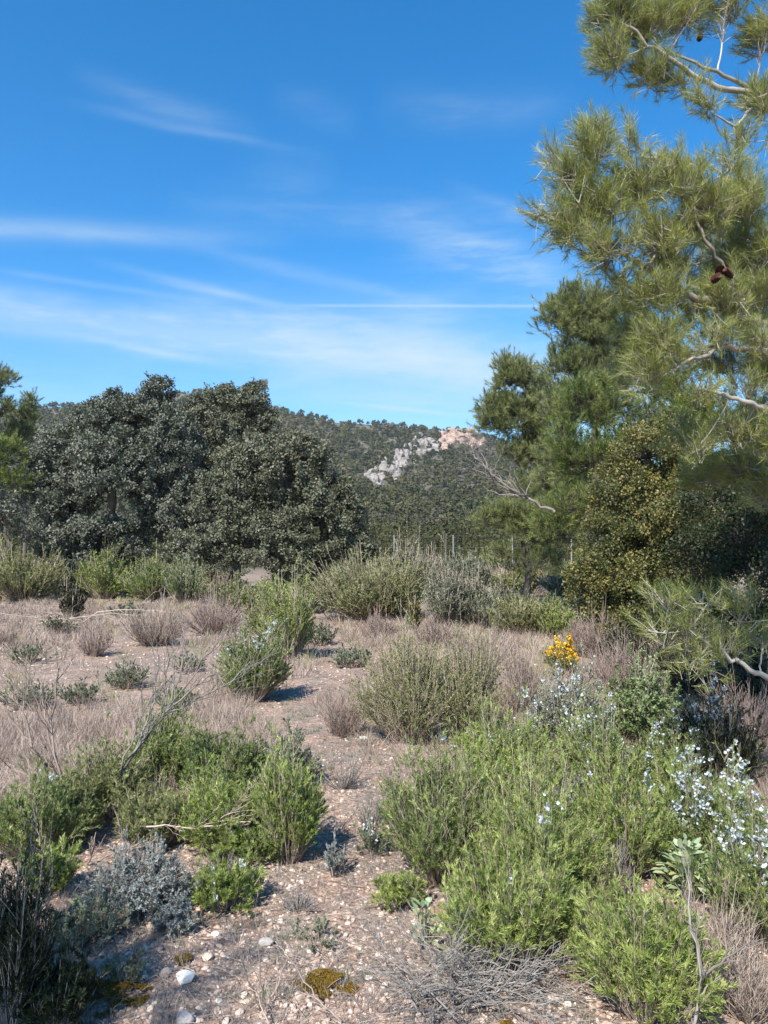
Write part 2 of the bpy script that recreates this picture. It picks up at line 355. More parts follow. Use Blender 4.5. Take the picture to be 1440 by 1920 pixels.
# ------------------------------------------------------------------ far woodland on the hill
def blob_variant(kind):
    """one far crown: leaf clumps scattered over an uneven dome"""
    n = 72
    d = rdir(n); d[:, 2] = np.abs(d[:, 2]) * 1.1 - .25; d = nrm(d)
    lob = 1 + .3 * np.sin(d[:, 0] * 5 + R_.random() * 6) * np.cos(d[:, 1] * 4 + R_.random() * 6)
    P = d * (lob * R_.uniform(.6, 1.0, n))[:, None]
    return P, d
VAR = [blob_variant('pine') for _ in range(6)]
def crowns(mb, pos, rad, hgt, base, csize, var):
    nr = pos[:, 1] < 190                       # nearer crowns get a second, finer coat of leaf clumps
    vn = pos[:, 1] < 97
    if vn.any() and csize > .2:
        for q in range(9): crowns(mb, pos[vn], rad[vn] * (1 - .03 * q), hgt[vn] * (1 - .02 * q), base[vn], .055, np.clip(var[vn] + R_.normal(size=vn.sum()) * .1, 0, 1))
        pos, rad, hgt, base, var = (a[~vn] for a in (pos, rad, hgt, base, var)); nr = pos[:, 1] < 190
    if nr.any() and csize > .2:
        crowns(mb, pos[nr], rad[nr], hgt[nr], base[nr], .13, var[nr]); crowns(mb, pos[nr], rad[nr] * .95, hgt[nr], base[nr], .13, var[nr]); crowns(mb, pos[nr], rad[nr], hgt[nr] * .97, base[nr], .13, var[nr])
        pos, rad, hgt, base, var = (a[~nr] for a in (pos, rad, hgt, base, var))
    for k, (P, d) in enumerate(VAR):
        s = np.where(np.arange(len(pos)) % 6 == k)[0]
        if not len(s): continue
        nn = len(P)
        r = rad[s][:, None]; h = hgt[s][:, None]
        a = R_.random(len(s)) * 2 * PI; ca, sa = np.cos(a)[:, None], np.sin(a)[:, None]
        x = P[:, 0] * ca - P[:, 1] * sa; y = P[:, 0] * sa + P[:, 1] * ca
        W = np.stack([pos[s][:, :1] + x * r, pos[s][:, 1:2] + y * r, pos[s][:, 2:] + base[s][:, None] * h + (P[:, 2] * .5 + .3) * h], -1)
        dx = np.stack([d[:, 0] * ca - d[:, 1] * sa, d[:, 0] * sa + d[:, 1] * ca, np.broadcast_to(d[:, 2], (len(s), nn))], -1)
        W = W.reshape(-1, 3); dx = dx.reshape(-1, 3); m = len(W)
        Dd = nrm(dx + R_.normal(size=(m, 3)) * .45)
        t1 = nrm(np.cross(Dd, rdir(m))); t2 = np.cross(Dd, t1)
        sz = (np.repeat(rad[s], nn) * csize * R_.uniform(.6, 1.3, m))[:, None]
        v = np.stack([W - t1 * sz, W - t2 * sz * .8 , W + t1 * sz, W + t2 * sz * .8], 1)
        mb.add(v, quads=np.arange(m * 4), var=np.repeat(np.clip(np.repeat(var[s], nn) + R_.normal(size=m) * .1, 0, 1), 4))
def scatter_hill(n, y0, y1):
    y = y0 + (y1 - y0) * R_.random(n) ** .8
    pxx = R_.uniform(-350, 1750, n)
    x = (pxx - 720) / F * y
    return np.stack([x, y, terrain(x, y)], -1), pxx
# rocky band on the hill (photo polyline) kept free of trees
ROCKS = [(712, 893, 22, 26, 0), (735, 880, 14, 16, 0), (748, 868, 14, 16, 0), (762, 856, 16, 18, 0), (740, 846, 12, 7, 0), (785, 840, 17, 15, 0), (803, 834, 18, 15, 0), (822, 832, 14, 11, 0), (700, 904, 12, 12, 0),
         (850, 822, 24, 17, 1), (872, 822, 22, 15, 1), (838, 829, 14, 11, 1), (893, 826, 16, 10, 1)]
def rockdist(py): return np.interp(py, [810, 850, 905], [452, 425, 352])
def proj(p):
    q = p - np.array([0, 0, H0]); c, s_ = math.cos(PITCH), math.sin(PITCH)
    fw = q[:, 1] * c + q[:, 2] * s_; up = -q[:, 1] * s_ + q[:, 2] * c
    return 720 + F * q[:, 0] / fw, 960 - F * up / fw
pos, pxx = scatter_hill(19000, 96, 475)
pos2 = scatter_hill(800, 50, 104)[0]; pos = np.concatenate([pos, pos2])
qx, qy = proj(pos + np.array([0, 0, 2.]))
near_rock = np.zeros(len(pos), bool)
for (rx, ry, rw, rh, k) in ROCKS: near_rock |= (np.abs(qx - rx) < rw * .75) & (np.abs(qy - ry) < rh * .8) & (R_.random(len(pos)) < .85)
patch = fbm(pos[:, 0] / 60, pos[:, 1] / 60, 5)
green = (patch + (qy > 900) * .1 + (qy < 800) * .06 + R_.normal(size=len(pos)) * .09) > .47
ok = ~near_rock
hp = green & ok; hs = ~green & ok
mb = MB()
n = hp.sum(); hv = 1.5 + 3.4 * R_.random(n) ** 1.7
crowns(mb, pos[hp], hv * R_.uniform(.32, .5, n), hv, np.full(n, .18), .3, np.clip(.45 + (fbm(pos[hp][:, 0] / 25, pos[hp][:, 1] / 25, 8) - .5) * 1.2 + R_.normal(size=n) * .14, 0, 1))
b = pos[hp]; tp = b.copy(); tp[:, 2] += hv * .6
tubes(mb, np.stack([b, tp], 1), np.array([[.12, .07]]), 3, var=.5)
tag(mb.build('hillside_pine_wood', MAT['hillpine']), 'distant mass of dark green pines covering the hill', 'woodland', kind='stuff')
mb = MB(); n = hs.sum(); hv = .8 + 2.2 * R_.random(n) ** 1.8
crowns(mb, pos[hs], hv * R_.uniform(.6, 1.0, n), hv, np.full(n, .15), .3, np.clip(.5 + R_.normal(size=n) * .25, 0, 1))
tag(mb.build('hillside_scrub', MAT['hillscrub']), 'grey brown scrub filling the hill slope between the pines', 'scrub', kind='stuff')

def ico(sub):
    t = (1 + 5 ** .5) / 2
    v = [(-1, t, 0), (1, t, 0), (-1, -t, 0), (1, -t, 0), (0, -1, t), (0, 1, t), (0, -1, -t), (0, 1, -t), (t, 0, -1), (t, 0, 1), (-t, 0, -1), (-t, 0, 1)]
    f = [(0, 11, 5), (0, 5, 1), (0, 1, 7), (0, 7, 10), (0, 10, 11), (1, 5, 9), (5, 11, 4), (11, 10, 2), (10, 7, 6), (7, 1, 8), (3, 9, 4), (3, 4, 2), (3, 2, 6), (3, 6, 8), (3, 8, 9), (4, 9, 5), (2, 4, 11), (6, 2, 10), (8, 6, 7), (9, 8, 1)]
    v = [np.array(a, float) / np.linalg.norm(a) for a in v]
    for _ in range(sub):
        c = {}; nf = []
        def mid(a, b):
            k = (min(a, b), max(a, b))
            if k not in c: m = v[a] + v[b]; v.append(m / np.linalg.norm(m)); c[k] = len(v) - 1
            return c[k]
        for a, b, d in f:
            x, y, z = mid(a, b), mid(b, d), mid(d, a); nf += [(a, x, z), (b, y, x), (d, z, y), (x, y, z)]
        f = nf
    return np.array(v), np.array(f)
ICO = [ico(i) for i in range(4)]
def rockshape(sub, rough=.3, cuts=7):
    v, f = ICO[sub]; v = v.copy()
    for _ in range(cuts):                       # planar cuts give broken faces
        n = rdir(1)[0]; d = R_.uniform(.55, .85); s = v @ n
        v = v - np.maximum(s - d, 0)[:, None] * n
    v *= (1 + rough * (R_.random(len(v)) - .5) * .35)[:, None]
    return v, f
def hit(px, py):
    r = ray(px, py); ys_ = np.linspace(120, 520, 1600); q = np.array([0, 0, H0])[None] + r[None] * (ys_ / r[1])[:, None]
    z = terrain(q[:, 0], q[:, 1]); j = np.argmax(z > q[:, 2]) if (z > q[:, 2]).any() else np.argmin(q[:, 2] - z); return q[j]
for kk, (nm, lab, mt) in enumerate([('rocky_crag', 'grey broken limestone crags stepping down the far hillside', 'cliff'), ('rocky_cliff', 'pinkish tan bare cliff just below the hilltop treeline', 'pinkcliff')]):
    mb = MB()
    for (rx, ry, rw, rh, k) in ROCKS:
        if k != kk: continue
        for j in range(26):
            c = hit(rx + R_.normal() * rw * .6, ry + R_.normal() * rh * .5); dd = c[1]
            v, f = rockshape(2, .9, 16)
            sc = np.array([rw, rw, rh * 1.3]) * dd / F * R_.uniform(.18, .55)
            a = R_.random() * 6; Rm = np.array([[math.cos(a), -math.sin(a), 0], [math.sin(a), math.cos(a), 0], [0, 0, 1]])
            mb.add((v @ Rm.T) * sc + c, tris=f)
    tag(mb.build(nm, MAT[mt]), lab, 'cliff', kind='structure')
# trees and scrub growing out between the crags are part of the wood above

# ------------------------------------------------------------------ boundary wall and fence
g = gnd(810, 1076); FY = 41.0; zf = gh((2, FY))
wl = empty('boundary_wall', (at(770, 1076, FY)[0], FY + .4, zf), 'long low pale masonry wall behind the broom bushes below the hill', 'wall')
mb = MB()
def box(mb, x0, x1, y0, y1, z0, z1, var=.5):
    v = [(x, y, z) for x in (x0, x1) for y in (y0, y1) for z in (z0, z1)]
    mb.add(v, quads=[(0, 1, 3, 2), (4, 6, 7, 5), (0, 4, 5, 1), (2, 3, 7, 6), (0, 2, 6, 4), (1, 5, 7, 3)], var=var)
box(mb, -7, 13, -.1, .1, -.4, .28)
mb.build('wall_body', MAT['wall'], wl)
mb = MB(); box(mb, -7.02, 13.02, -.14, .14, .283, .34); mb.build('coping', MAT['whitestone'], wl)
fx = [at(px, 1070, FY)[0] for px in (551, 645, 739, 850, 961, 1072)]
fe = empty('wire_fence', (fx[2], FY, zf), 'wire mesh fence on slim grey posts above the low pale wall', 'fence')
ptop = at(739, 1003, FY)[2] - zf
for x in fx:
    mb = MB(); tubes(mb, np.array([[(x - fx[2], 0, -.2), (x - fx[2], 0, ptop)]]), .03, 8); mb.build('post', MAT['post'], fe, smooth=True)
mb = MB(); xs_ = np.arange(fx[0], fx[-1], .5) - fx[2]
tubes(mb, np.stack([np.stack([xs_, xs_ * 0, xs_ * 0 + .3], 1), np.stack([xs_, xs_ * 0, xs_ * 0 + ptop - .05], 1)], 1), .0018, 3)
zs_ = np.linspace(.5, ptop - .05, 4)
tubes(mb, np.stack([np.stack([zs_ * 0 + xs_[0], zs_ * 0, zs_], 1), np.stack([zs_ * 0 + xs_[-1], zs_ * 0, zs_], 1)], 1), .0025, 3)
mb.build('wire_mesh', MAT['post'], fe)

# ------------------------------------------------------------------ trees
def crown_tree(name, label, cat, base, limbs, blobs, leaf, mat, group=None, tips=60, tipn=30, llen=.08, lwid=.012, clump=.18, bark='darkbark',
               trunk_r=.12, up=.6, shell=.5, twig_r=.006, twigs=3, cones=(), axis_bias=(0, 0, 0), flat=False, tipl=.16, thin=1.0, lump=.15, lobes=0, lobr=1.0):
    """limbs: hand-set polylines (world). blobs: (centre, radii, density) volumes the crown fills.
    Each blob hangs on a limb; branches run to tips in its volume, twigs to tufts, leaves on the tufts."""
    base = np.array(base, float)
    root = empty(name, base, label, cat, group)
    wood = MB(); fol = MB()
    lp = []
    for pl, r0, r1 in limbs:
        pl = np.array(pl, float); k = len(pl); tt = np.linspace(0, k - 1, k * 5)
        P = np.stack([np.interp(tt, np.arange(k), pl[:, a]) for a in range(3)], -1)
        P = (P + np.roll(P, 1, 0) + np.roll(P, -1, 0)) / 3; P[0] = pl[0]; P[-1] = pl[-1]
        P[1:-1] += R_.normal(size=(len(P) - 2, 3)) * r0 * .25
        rr = r0 + (r1 - r0) * np.linspace(0, 1, len(P)) ** .7
        tubes(wood, P[None], rr[None], 8)
        lp.append(np.concatenate([P, rr[:, None]], 1))
    lp = np.concatenate(lp)
    T = []; TD = []; ON = []
    for (c, rad, den) in blobs:
        c = np.array(c, float); rad = np.array(rad, float)
        cost = np.linalg.norm(lp[:, :3] - c, axis=1) + np.maximum(lp[:, 2] - c[2], 0) * .8
        j = np.argmin(cost); a = lp[j, :3]; ra = lp[j, 3]
        mid = (a + c) / 2 + np.array([0, 0, -.12 * np.linalg.norm(c - a)])
        rb = min(ra * .7, .022 * float(rad.mean()) + .006 * thin)
        beztubes(wood, a[None], mid[None], c[None], rb, rb * .5, 9, 6, rb * .3)
        nt_ = max(3, int(tips * den * (rad[0] * rad[1] * rad[2]) ** (2 / 3.)))
        if lobes:
            # the crown is made of many small leafy domes with dark gaps between them
            ld = rdir(lobes * 3); ld[:, 2] = np.where(ld[:, 2] < -.5, -ld[:, 2], ld[:, 2]); sel = [0]
            for q in range(1, len(ld)):
                if len(sel) < lobes and min(np.linalg.norm(ld[q] - ld[w_]) for w_ in sel) > 1.5 / math.sqrt(lobes): sel.append(q)
            ld = ld[sel]; nl_ = len(ld); lr = R_.uniform(.26, .46, nl_) * lobr; lc = c + ld * rad * (1 - lr * .8)[:, None] * R_.uniform(.85, 1.08, nl_)[:, None]
            li = R_.integers(0, nl_, nt_); d2 = nrm(rdir(nt_) + ld[li] * .75)
            tp = lc[li] + d2 * rad * (lr[li] * (1 - (1 - shell) * R_.random(nt_) ** 1.6))[:, None]; d = nrm(d2 + ld[li] * .3)
        else:
            d = rdir(nt_); d[:, 2] = np.where(d[:, 2] < -.6, -d[:, 2], d[:, 2])
            lob = 1 + lump * (np.sin(d[:, 0] * 6 + c[0] * 3) + np.sin(d[:, 2] * 7 + c[2] * 5 + d[:, 1] * 4)) + lump * .7 * np.sin(d[:, 0] * 13 + d[:, 2] * 11 + c[0] * 9)
            rr = (1 - (1 - shell) * R_.random(nt_) ** 1.6) * lob
            tp = c + d * rad * rr[:, None]
        # branch origins along the axis a->c, the farther the deeper
        s = R_.uniform(.45, 1, nt_)
        o = bez(a[None], mid[None], c[None], s)
        axis = nrm(d * .8 + np.array([0, 0, up]) + np.array(axis_bias) + R_.normal(size=(nt_, 3)) * .25)
        p1 = (o + tp) / 2 + R_.normal(size=(nt_, 3)) * rad.mean() * .08 - axis * rad.mean() * .12
        nb = nt_
        ln = np.linalg.norm(tp - o, axis=1)
        beztubes(wood, o, p1, tp, np.clip(ln * .009, twig_r, rb * .7), twig_r * .8, 5, 4 if thin > .9 else 3, ln * .018)
        T.append(tp); TD.append(axis); ON.append(d)
        # twigs
        for q in range(twigs):
            s = R_.uniform(.5, .95, nt_); oo = bez(o, p1, tp, s)
            e = oo + nrm(axis * .8 + rdir(nt_)) * (clump * R_.uniform(.8, 1.7, nt_))[:, None]
            beztubes(wood, oo, (oo + e) / 2 + rdir(nt_) * clump * .12, e, twig_r * .8, twig_r * .55, 3, 3)
            ON.append(d); T.append(e); TD.append(nrm((e - oo) / clump + axis + np.array([0, 0, up * .4])))
    ON = np.concatenate(ON); T = np.concatenate(T); TD = nrm(np.concatenate(TD)); m = len(T)
    tv = np.repeat(np.clip(.45 + R_.normal(size=m) * .18, 0, 1), tipn)
    Q = np.repeat(T, tipn, 0); A = np.repeat(TD, tipn, 0); n = len(Q)
    if leaf == 'needle':
        s = R_.uniform(-1, .15, n) * tipl * R_.uniform(.7, 1.3, n)
        rv = rdir(n); rv = nrm(rv - (rv * A).sum(1)[:, None] * A)
        ang = R_.uniform(.25, 1.05, n)[:, None]
        Dd = A * np.cos(ang) + rv * np.sin(ang)
        needles(fol, Q + A * s[:, None], Dd, llen * R_.uniform(.7, 1.1, n), lwid, np.clip(tv + R_.normal(size=n) * .16, 0, 1))
        if thin > .9 or True:
            beztubes(wood, T - TD * tipl * 1.2, T - TD * tipl * .5, T + TD * tipl * .15, twig_r * .7, twig_r * .4, 3, 3)
    else:
        off = rdir(n) * (clump * R_.random(n) ** .6)[:, None]
        P = Q + off
        Dd = nrm(rdir(n) + A * .5 + off / clump * .6)
        leaves(fol, P, Dd, llen * R_.uniform(.6, 1.2, n), lwid * R_.uniform(.7, 1.2, n), np.clip(tv + R_.normal(size=n) * .2, 0, 1), np.repeat(ON, tipn, 0) * .9 + np.array([0, 0, .35]) + rdir(n) * .8)
    for o, nm, mt in ((fol, 'foliage', MAT[mat]), (wood, 'trunk', MAT[bark])):
        ob = o.build(nm, mt, root, loc=base)
    for c in cones:
        cm = MB(); v, f = ICO[2]
        k_ = np.arange(90); z = 1 - 2 * (k_ + .5) / 90; an = k_ * 2.39996; rr = np.sqrt(np.maximum(.02, 1 - z * z)) * .016
        rad_ = np.stack([np.cos(an), np.sin(an), z * .3 + .35], 1)          # open scales on a spiral
        leaves(cm, np.stack([np.cos(an) * rr * .6, np.sin(an) * rr * .6, z * .034], 1), rad_, .02, .017, None, np.stack([-np.cos(an) * .4, -np.sin(an) * .4, np.ones(90)], 1), .7)
        cm.add(v * np.array([.012, .012, .034]), tris=f, var=.1)
        ob = cm.build('cone', MAT['cone'], root); ob.location = tuple(np.array(c) - base); ob.rotation_euler = (R_.uniform(0, 3), R_.uniform(0, 3), 0)
    return root
def B(px, py, d, rx, ry, den=1.0, depth=None):
    s = d / F
    return (at(px, py, d), (rx * s, (depth if depth else (rx + ry) / 2 * s), ry * s), den)
def trunk(px, d, ytop, r0, r1, lean=0):
    b = at(px, 1030, d); b[2] = terrain(b[0], b[1]) - .05; t = at(px + lean, ytop, d)
    return b, ([b, b * .6 + t * .4 + np.array([.1, 0, 0]), b * .25 + t * .75 - np.array([.08, 0, 0]), t], r0, r1)

OK = dict(leaf='leaf', tips=100, tipn=26, llen=.1, lwid=.062, clump=.15, bark='darkbark', up=.35, shell=.6, twig_r=.012, twigs=2, lobes=26)
b, tr = trunk(210, 27, 800, .28, .08)
crown_tree('holm_oak', 'largest grey green holm oak, leftmost of the oak clump', 'oak tree', b, [tr],
    [B(95, 850, 27, 52, 55), B(100, 975, 27, 66, 92), B(80, 885, 27, 34, 46), B(195, 815, 27, 75, 62), B(270, 775, 27, 55, 52), B(300, 730, 27, 26, 24, 1.2), B(225, 745, 27.2, 26, 18, 1.2), B(190, 760, 27, 22, 20),
     B(215, 900, 26.6, 105, 95), B(325, 850, 27.2, 62, 85), B(175, 1030, 26.4, 110, 62), B(320, 970, 27, 80, 95)], mat='oak', **OK)
b, tr = trunk(440, 29, 780, .22, .07)
crown_tree('holm_oak', 'middle holm oak rising behind the other two with a spiky top', 'oak tree', b, [tr],
    [B(400, 785, 29, 62, 52), B(470, 770, 29, 46, 46), B(478, 733, 29, 24, 18, 1.2), B(420, 738, 29, 20, 16, 1.2), B(440, 850, 28.6, 72, 72), B(500, 800, 29, 26, 36), B(420, 950, 29, 80, 80)], mat='oakbrown', **OK)
b, tr = trunk(540, 25, 880, .24, .07)
crown_tree('holm_oak', 'rounded holm oak at the right of the oak clump, in front', 'oak tree', b, [tr],
    [B(520, 880, 25, 95, 68), B(440, 945, 25, 80, 85), B(575, 850, 25, 50, 42), B(598, 960, 25, 74, 85), B(648, 1015, 25, 56, 72), B(668, 1050, 25, 34, 50), B(640, 950, 25, 36, 40), B(500, 1025, 24.6, 110, 75), B(380, 1035, 24.6, 75, 55), B(570, 1055, 24.6, 90, 45), B(450, 880, 25, 50, 40)], mat='oakbrown', **OK)

# trees at the left edge
PF = dict(lobes=16, leaf='needle', tips=110, tipn=34, llen=.15, lwid=.014, clump=.25, up=.7, shell=.35, twig_r=.008, twigs=3, tipl=.2)
b, tr = trunk(-30, 31, 730, .16, .05)
crown_tree('pine_tree', 'dark pine cut by the left edge, above the oaks', 'pine tree', b, [tr],
    [B(0, 712, 31, 36, 28), B(-40, 740, 31, 50, 45), B(5, 765, 31, 34, 24), B(-50, 830, 31, 60, 40)], mat='pinefar', **PF)
b, tr = trunk(45, 33, 760, .1, .04)
crown_tree('pine_tree', 'small narrow pine top between the left edge pine and the oaks', 'pine tree', b, [tr],
    [B(62, 752, 33, 11, 16, 1.6), B(45, 785, 33, 26, 20, 1.2), B(30, 815, 33, 40, 26)], mat='pinefar', **PF)
b, tr = trunk(10, 26, 880, .1, .04)
crown_tree('pine_tree', 'yellow green young pine left of the largest oak', 'pine tree', b, [tr],
    [B(15, 850, 26, 38, 34), B(-20, 900, 26, 45, 50), B(30, 905, 26, 28, 26, .7)], mat='pinegreen', **PF)
b, tr = trunk(0, 24, 960, .08, .03)
crown_tree('evergreen_shrub', 'grey half bare shrub left of the oak foot', 'shrub', b, [tr],
    [B(5, 975, 24, 40, 45, .6), B(-30, 940, 24, 40, 45, .6)], mat='oak', **{**OK, 'tipn': 9, 'twigs': 5})

# right-hand group of pines
PM = dict(lobes=20, lobr=1.05, leaf='needle', tips=190, tipn=34, llen=.13, lwid=.01, clump=.22, up=.9, shell=.35, twig_r=.005, twigs=3, tipl=.15)
b, tr = trunk(985, 22, 720, .12, .03)
crown_tree('pine_tree', 'grey green pine at the left of the pine group, meeting the hilltop', 'pine tree', b, [tr],
    [B(963, 705, 22, 42, 48, 1.5), B(925, 800, 22, 30, 30, 1.2), B(930, 770, 22, 38, 38, 1.2), B(975, 780, 22, 54, 52, 1.1), B(1000, 850, 22, 52, 46, .9), B(1010, 740, 22, 30, 46), B(990, 920, 22.2, 46, 36, .8), B(1010, 800, 22, 40, 60), B(960, 850, 22, 34, 34, .7), B(1000, 980, 22, 55, 45, .7)], mat='pinefar', **PM)
b, tr = trunk(1120, 19, 600, .15, .04)
crown_tree('pine_tree', 'tall dark pine behind the near branches, highest of the middle pines', 'pine tree', b, [tr],
    [B(1048, 610, 19, 46, 58, 1.1), B(1090, 575, 19, 58, 54, 1.1), B(1110, 650, 19, 70, 60), B(1150, 600, 19, 60, 60), B(1055, 690, 19, 50, 50, 1), B(1130, 700, 18.8, 72, 60), B(1210, 660, 19, 60, 70), B(1280, 720, 19, 60, 70, .6),
     B(1060, 880, 19.3, 70, 60, .8), B(1220, 800, 19, 60, 60, .7), B(1040, 760, 19, 40, 60, .9), B(1100, 780, 19, 60, 60, .9), B(1060, 960, 19, 60, 60, .8)], mat='pinefar', **PM)
b, tr = trunk(1120, 15, 760, .11, .03)
crown_tree('pine_tree', 'bushy bright green young pine in the middle of the pine group', 'pine tree', b, [tr],
    [B(1090, 770, 15, 52, 56), B(1150, 760, 15, 52, 60, .9), B(1060, 830, 15, 34, 44), B(1110, 870, 15, 75, 60), B(1080, 950, 14.8, 70, 50, .8), B(1190, 850, 15.1, 50, 60, .7), B(1030, 990, 15, 50, 40, .6)],
    mat='pinegreen', **{**PM, 'tips': 250, 'llen': .11, 'lwid': .0085})
b, tr = trunk(1330, 16, 700, .13, .03)
crown_tree('pine_tree', 'half hidden green pine behind the near pine boughs at the right', 'pine tree', b, [tr],
    [B(1290, 800, 16, 60, 70), B(1370, 790, 16, 70, 60, .8), B(1240, 740, 16.4, 40, 50, .8), B(1430, 850, 16, 60, 70), B(1320, 900, 16, 80, 60)], mat='pinegreen', **PM)
b, tr = trunk(985, 20.5, 980, .07, .03)
crown_tree('pine_tree', 'low sprawling pine with bare grey lower twigs beside the far fence', 'pine tree', b, [tr],
    [B(960, 980, 20.5, 64, 40, .8), B(915, 975, 20.5, 36, 30, .7), B(1030, 1000, 20.5, 62, 48, .8), B(1000, 1060, 20.5, 60, 30, .6), B(930, 1040, 20.5, 40, 24, .4), B(1040, 920, 20.5, 60, 50, .9)], mat='pinefar', **{**PM, 'twigs': 4})
# bare dead limb sticking out left
def dead_limb(name, label, cat, pts, r, nside, slen, mat='bark', tipfol=None, levels=2, group=None, upb=.5):
    pts = np.array(pts, float); root = pts[0].copy(); mb = MB()
    k = len(pts); tt = np.linspace(0, k - 1, k * 5)
    P = np.stack([np.interp(tt, np.arange(k), pts[:, a]) for a in range(3)], -1)
    P[1:-1] += R_.normal(size=(len(P) - 2, 3)) * r * .5
    rr = np.linspace(r, r * .3, len(P)); tubes(mb, P[None], rr[None], 6)
    def side(P, rr, n, ln, lev):
        L = []; 
        for _ in range(n):
            j = int(R_.integers(int(len(P) * .2), len(P))); dj = nrm(P[min(j + 1, len(P) - 1)] - P[max(j - 1, 0)])
            dd = nrm(dj * .8 + rdir(1)[0] * .9 + np.array([0, 0, upb])); l = ln * R_.uniform(.4, 1.1)
            Q = P[j] + np.cumsum(np.vstack([np.zeros(3), nrm(dd + R_.normal(size=(6, 3)) * .28) * l / 6]), 0)
            r_ = np.linspace(rr[j] * .6, max(rr[j] * .18, .0012), 7)
            L.append((Q, r_))
        if L:
            tubes(mb, np.stack([a for a, b_ in L]), np.stack([b_ for a, b_ in L]), 4)
            if lev > 1:
                for Q, r_ in L: side(Q, r_, max(2, n // 4 + 1), ln * .5, lev - 1)
    side(P, rr, nside, slen, levels)
    o = mb.build(name, MAT[mat], loc=root, smooth=True)
    return tag(o, label, cat, group)
dead_limb('dead_branch', 'bare whitish dead branch poking left from the pine group towards the hill', 'branch', [at(1040, 960, 13), at(990, 935, 13), at(940, 905, 13), at(905, 875, 13), at(885, 850, 13)], .03, 22, .75)

# kermes oak thicket, a golden part and a part with shade in its colour
b, tr = trunk(1210, 12.6, 860, .07, .02)
crown_tree('kermes_oak', 'small leaved golden green evergreen bush under the pines', 'evergreen bush', b, [tr],
    [B(1215, 850, 12.6, 66, 58), B(1160, 930, 12.6, 58, 66), B(1250, 930, 12.8, 80, 75), B(1130, 1040, 12.5, 52, 68), B(1210, 1040, 12.6, 80, 80), B(1280, 820, 12.9, 50, 50, .8), B(1130, 1130, 12.4, 50, 52), B(1220, 1140, 12.6, 80, 60), B(1290, 900, 12.6, 60, 60), B(1310, 1000, 12.4, 70, 70), B(1290, 1090, 12.2, 76, 60), B(1225, 970, 12.4, 90, 80), B(1100, 1090, 12, 40, 60), B(1180, 1170, 11.8, 90, 34), B(1190, 1085, 12, 56, 44)],
    mat='kermes', leaf='leaf', tips=420, tipn=19, llen=.046, lwid=.03, clump=.1, lobes=22, bark='darkbark', up=.2, shell=.55, twig_r=.003, twigs=2, thin=.5)
b, tr = trunk(1400, 10.2, 930, .07, .02)
crown_tree('kermes_oak', 'shade-dark evergreen thicket at the right edge under the near pine', 'evergreen bush', b, [tr],
    [B(1340, 930, 11, 60, 75), B(1330, 1050, 10.5, 75, 80), B(1420, 960, 10.5, 75, 80), B(1300, 1140, 9.6, 70, 60), B(1430, 1090, 9.4, 80, 80), B(1370, 1180, 9.2, 90, 60), B(1450, 1200, 9, 80, 70), B(1290, 1225, 9, 60, 40), B(1240, 1180, 9.6, 60, 50), B(1400, 1020, 9.8, 70, 70), B(1340, 1300, 8, 70, 36), B(1430, 1320, 7.6, 70, 50), B(1370, 1260, 8.6, 80, 36), B(1530, 1000, 9.4, 90, 120), B(1530, 1180, 9, 90, 100)],
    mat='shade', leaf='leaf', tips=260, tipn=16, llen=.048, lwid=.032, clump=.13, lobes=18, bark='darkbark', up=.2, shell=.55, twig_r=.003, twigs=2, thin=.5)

# pine standing behind the photographer: its crown shades the bottom left corner
tb = np.array([-2.75, -1.5, 0.]); tb[2] = terrain(tb[0], tb[1])
crown_tree('pine_tree', 'pine behind the viewpoint whose shade falls on the bottom left corner', 'pine tree', tb, [([tb, tb + (.1, 0, 2), tb + (0, .1, 4.6)], .1, .03)],
    [((-3.0, -1.45, 3.7), (.75, .7, .7), 1), ((-2.4, -1.7, 4.1), (.45, .45, .5), 1), ((-3.5, -1.2, 4.6), (.8, .8, .7), 1), ((-1.75, -1.75, 3.5), (.3, .35, .25), .6)], 'needle', 'pine', tips=170, tipn=36, llen=.1, lwid=.006, clump=.15, up=.8, shell=.3, twig_r=.004, tipl=.12)
tb = np.array([2.3, -.3, 0.]); tb[2] = terrain(tb[0], tb[1])
crown_tree('pine_tree', 'pine beside the viewpoint whose boughs dapple the right foreground with shade', 'pine tree', tb, [([tb, tb + (-.1, 0, 2.2), tb + (-.5, .5, 4.6)], .1, .03)],
    [((1.15, 1.6, 4.4), (.5, .5, .3), .6), ((1.6, .9, 4.2), (.6, .6, .5), .7), ((1.3, 2.4, 4.8), (.55, .5, .3), 1.0), ((.75, 2.0, 4.4), (.45, .45, .28), .9), ((1.9, 2.2, 4.9), (.6, .6, .35), .9)], 'needle', 'pine', tips=150, tipn=34, llen=.1, lwid=.006, clump=.15, up=.8, shell=.3, twig_r=.004, tipl=.12)
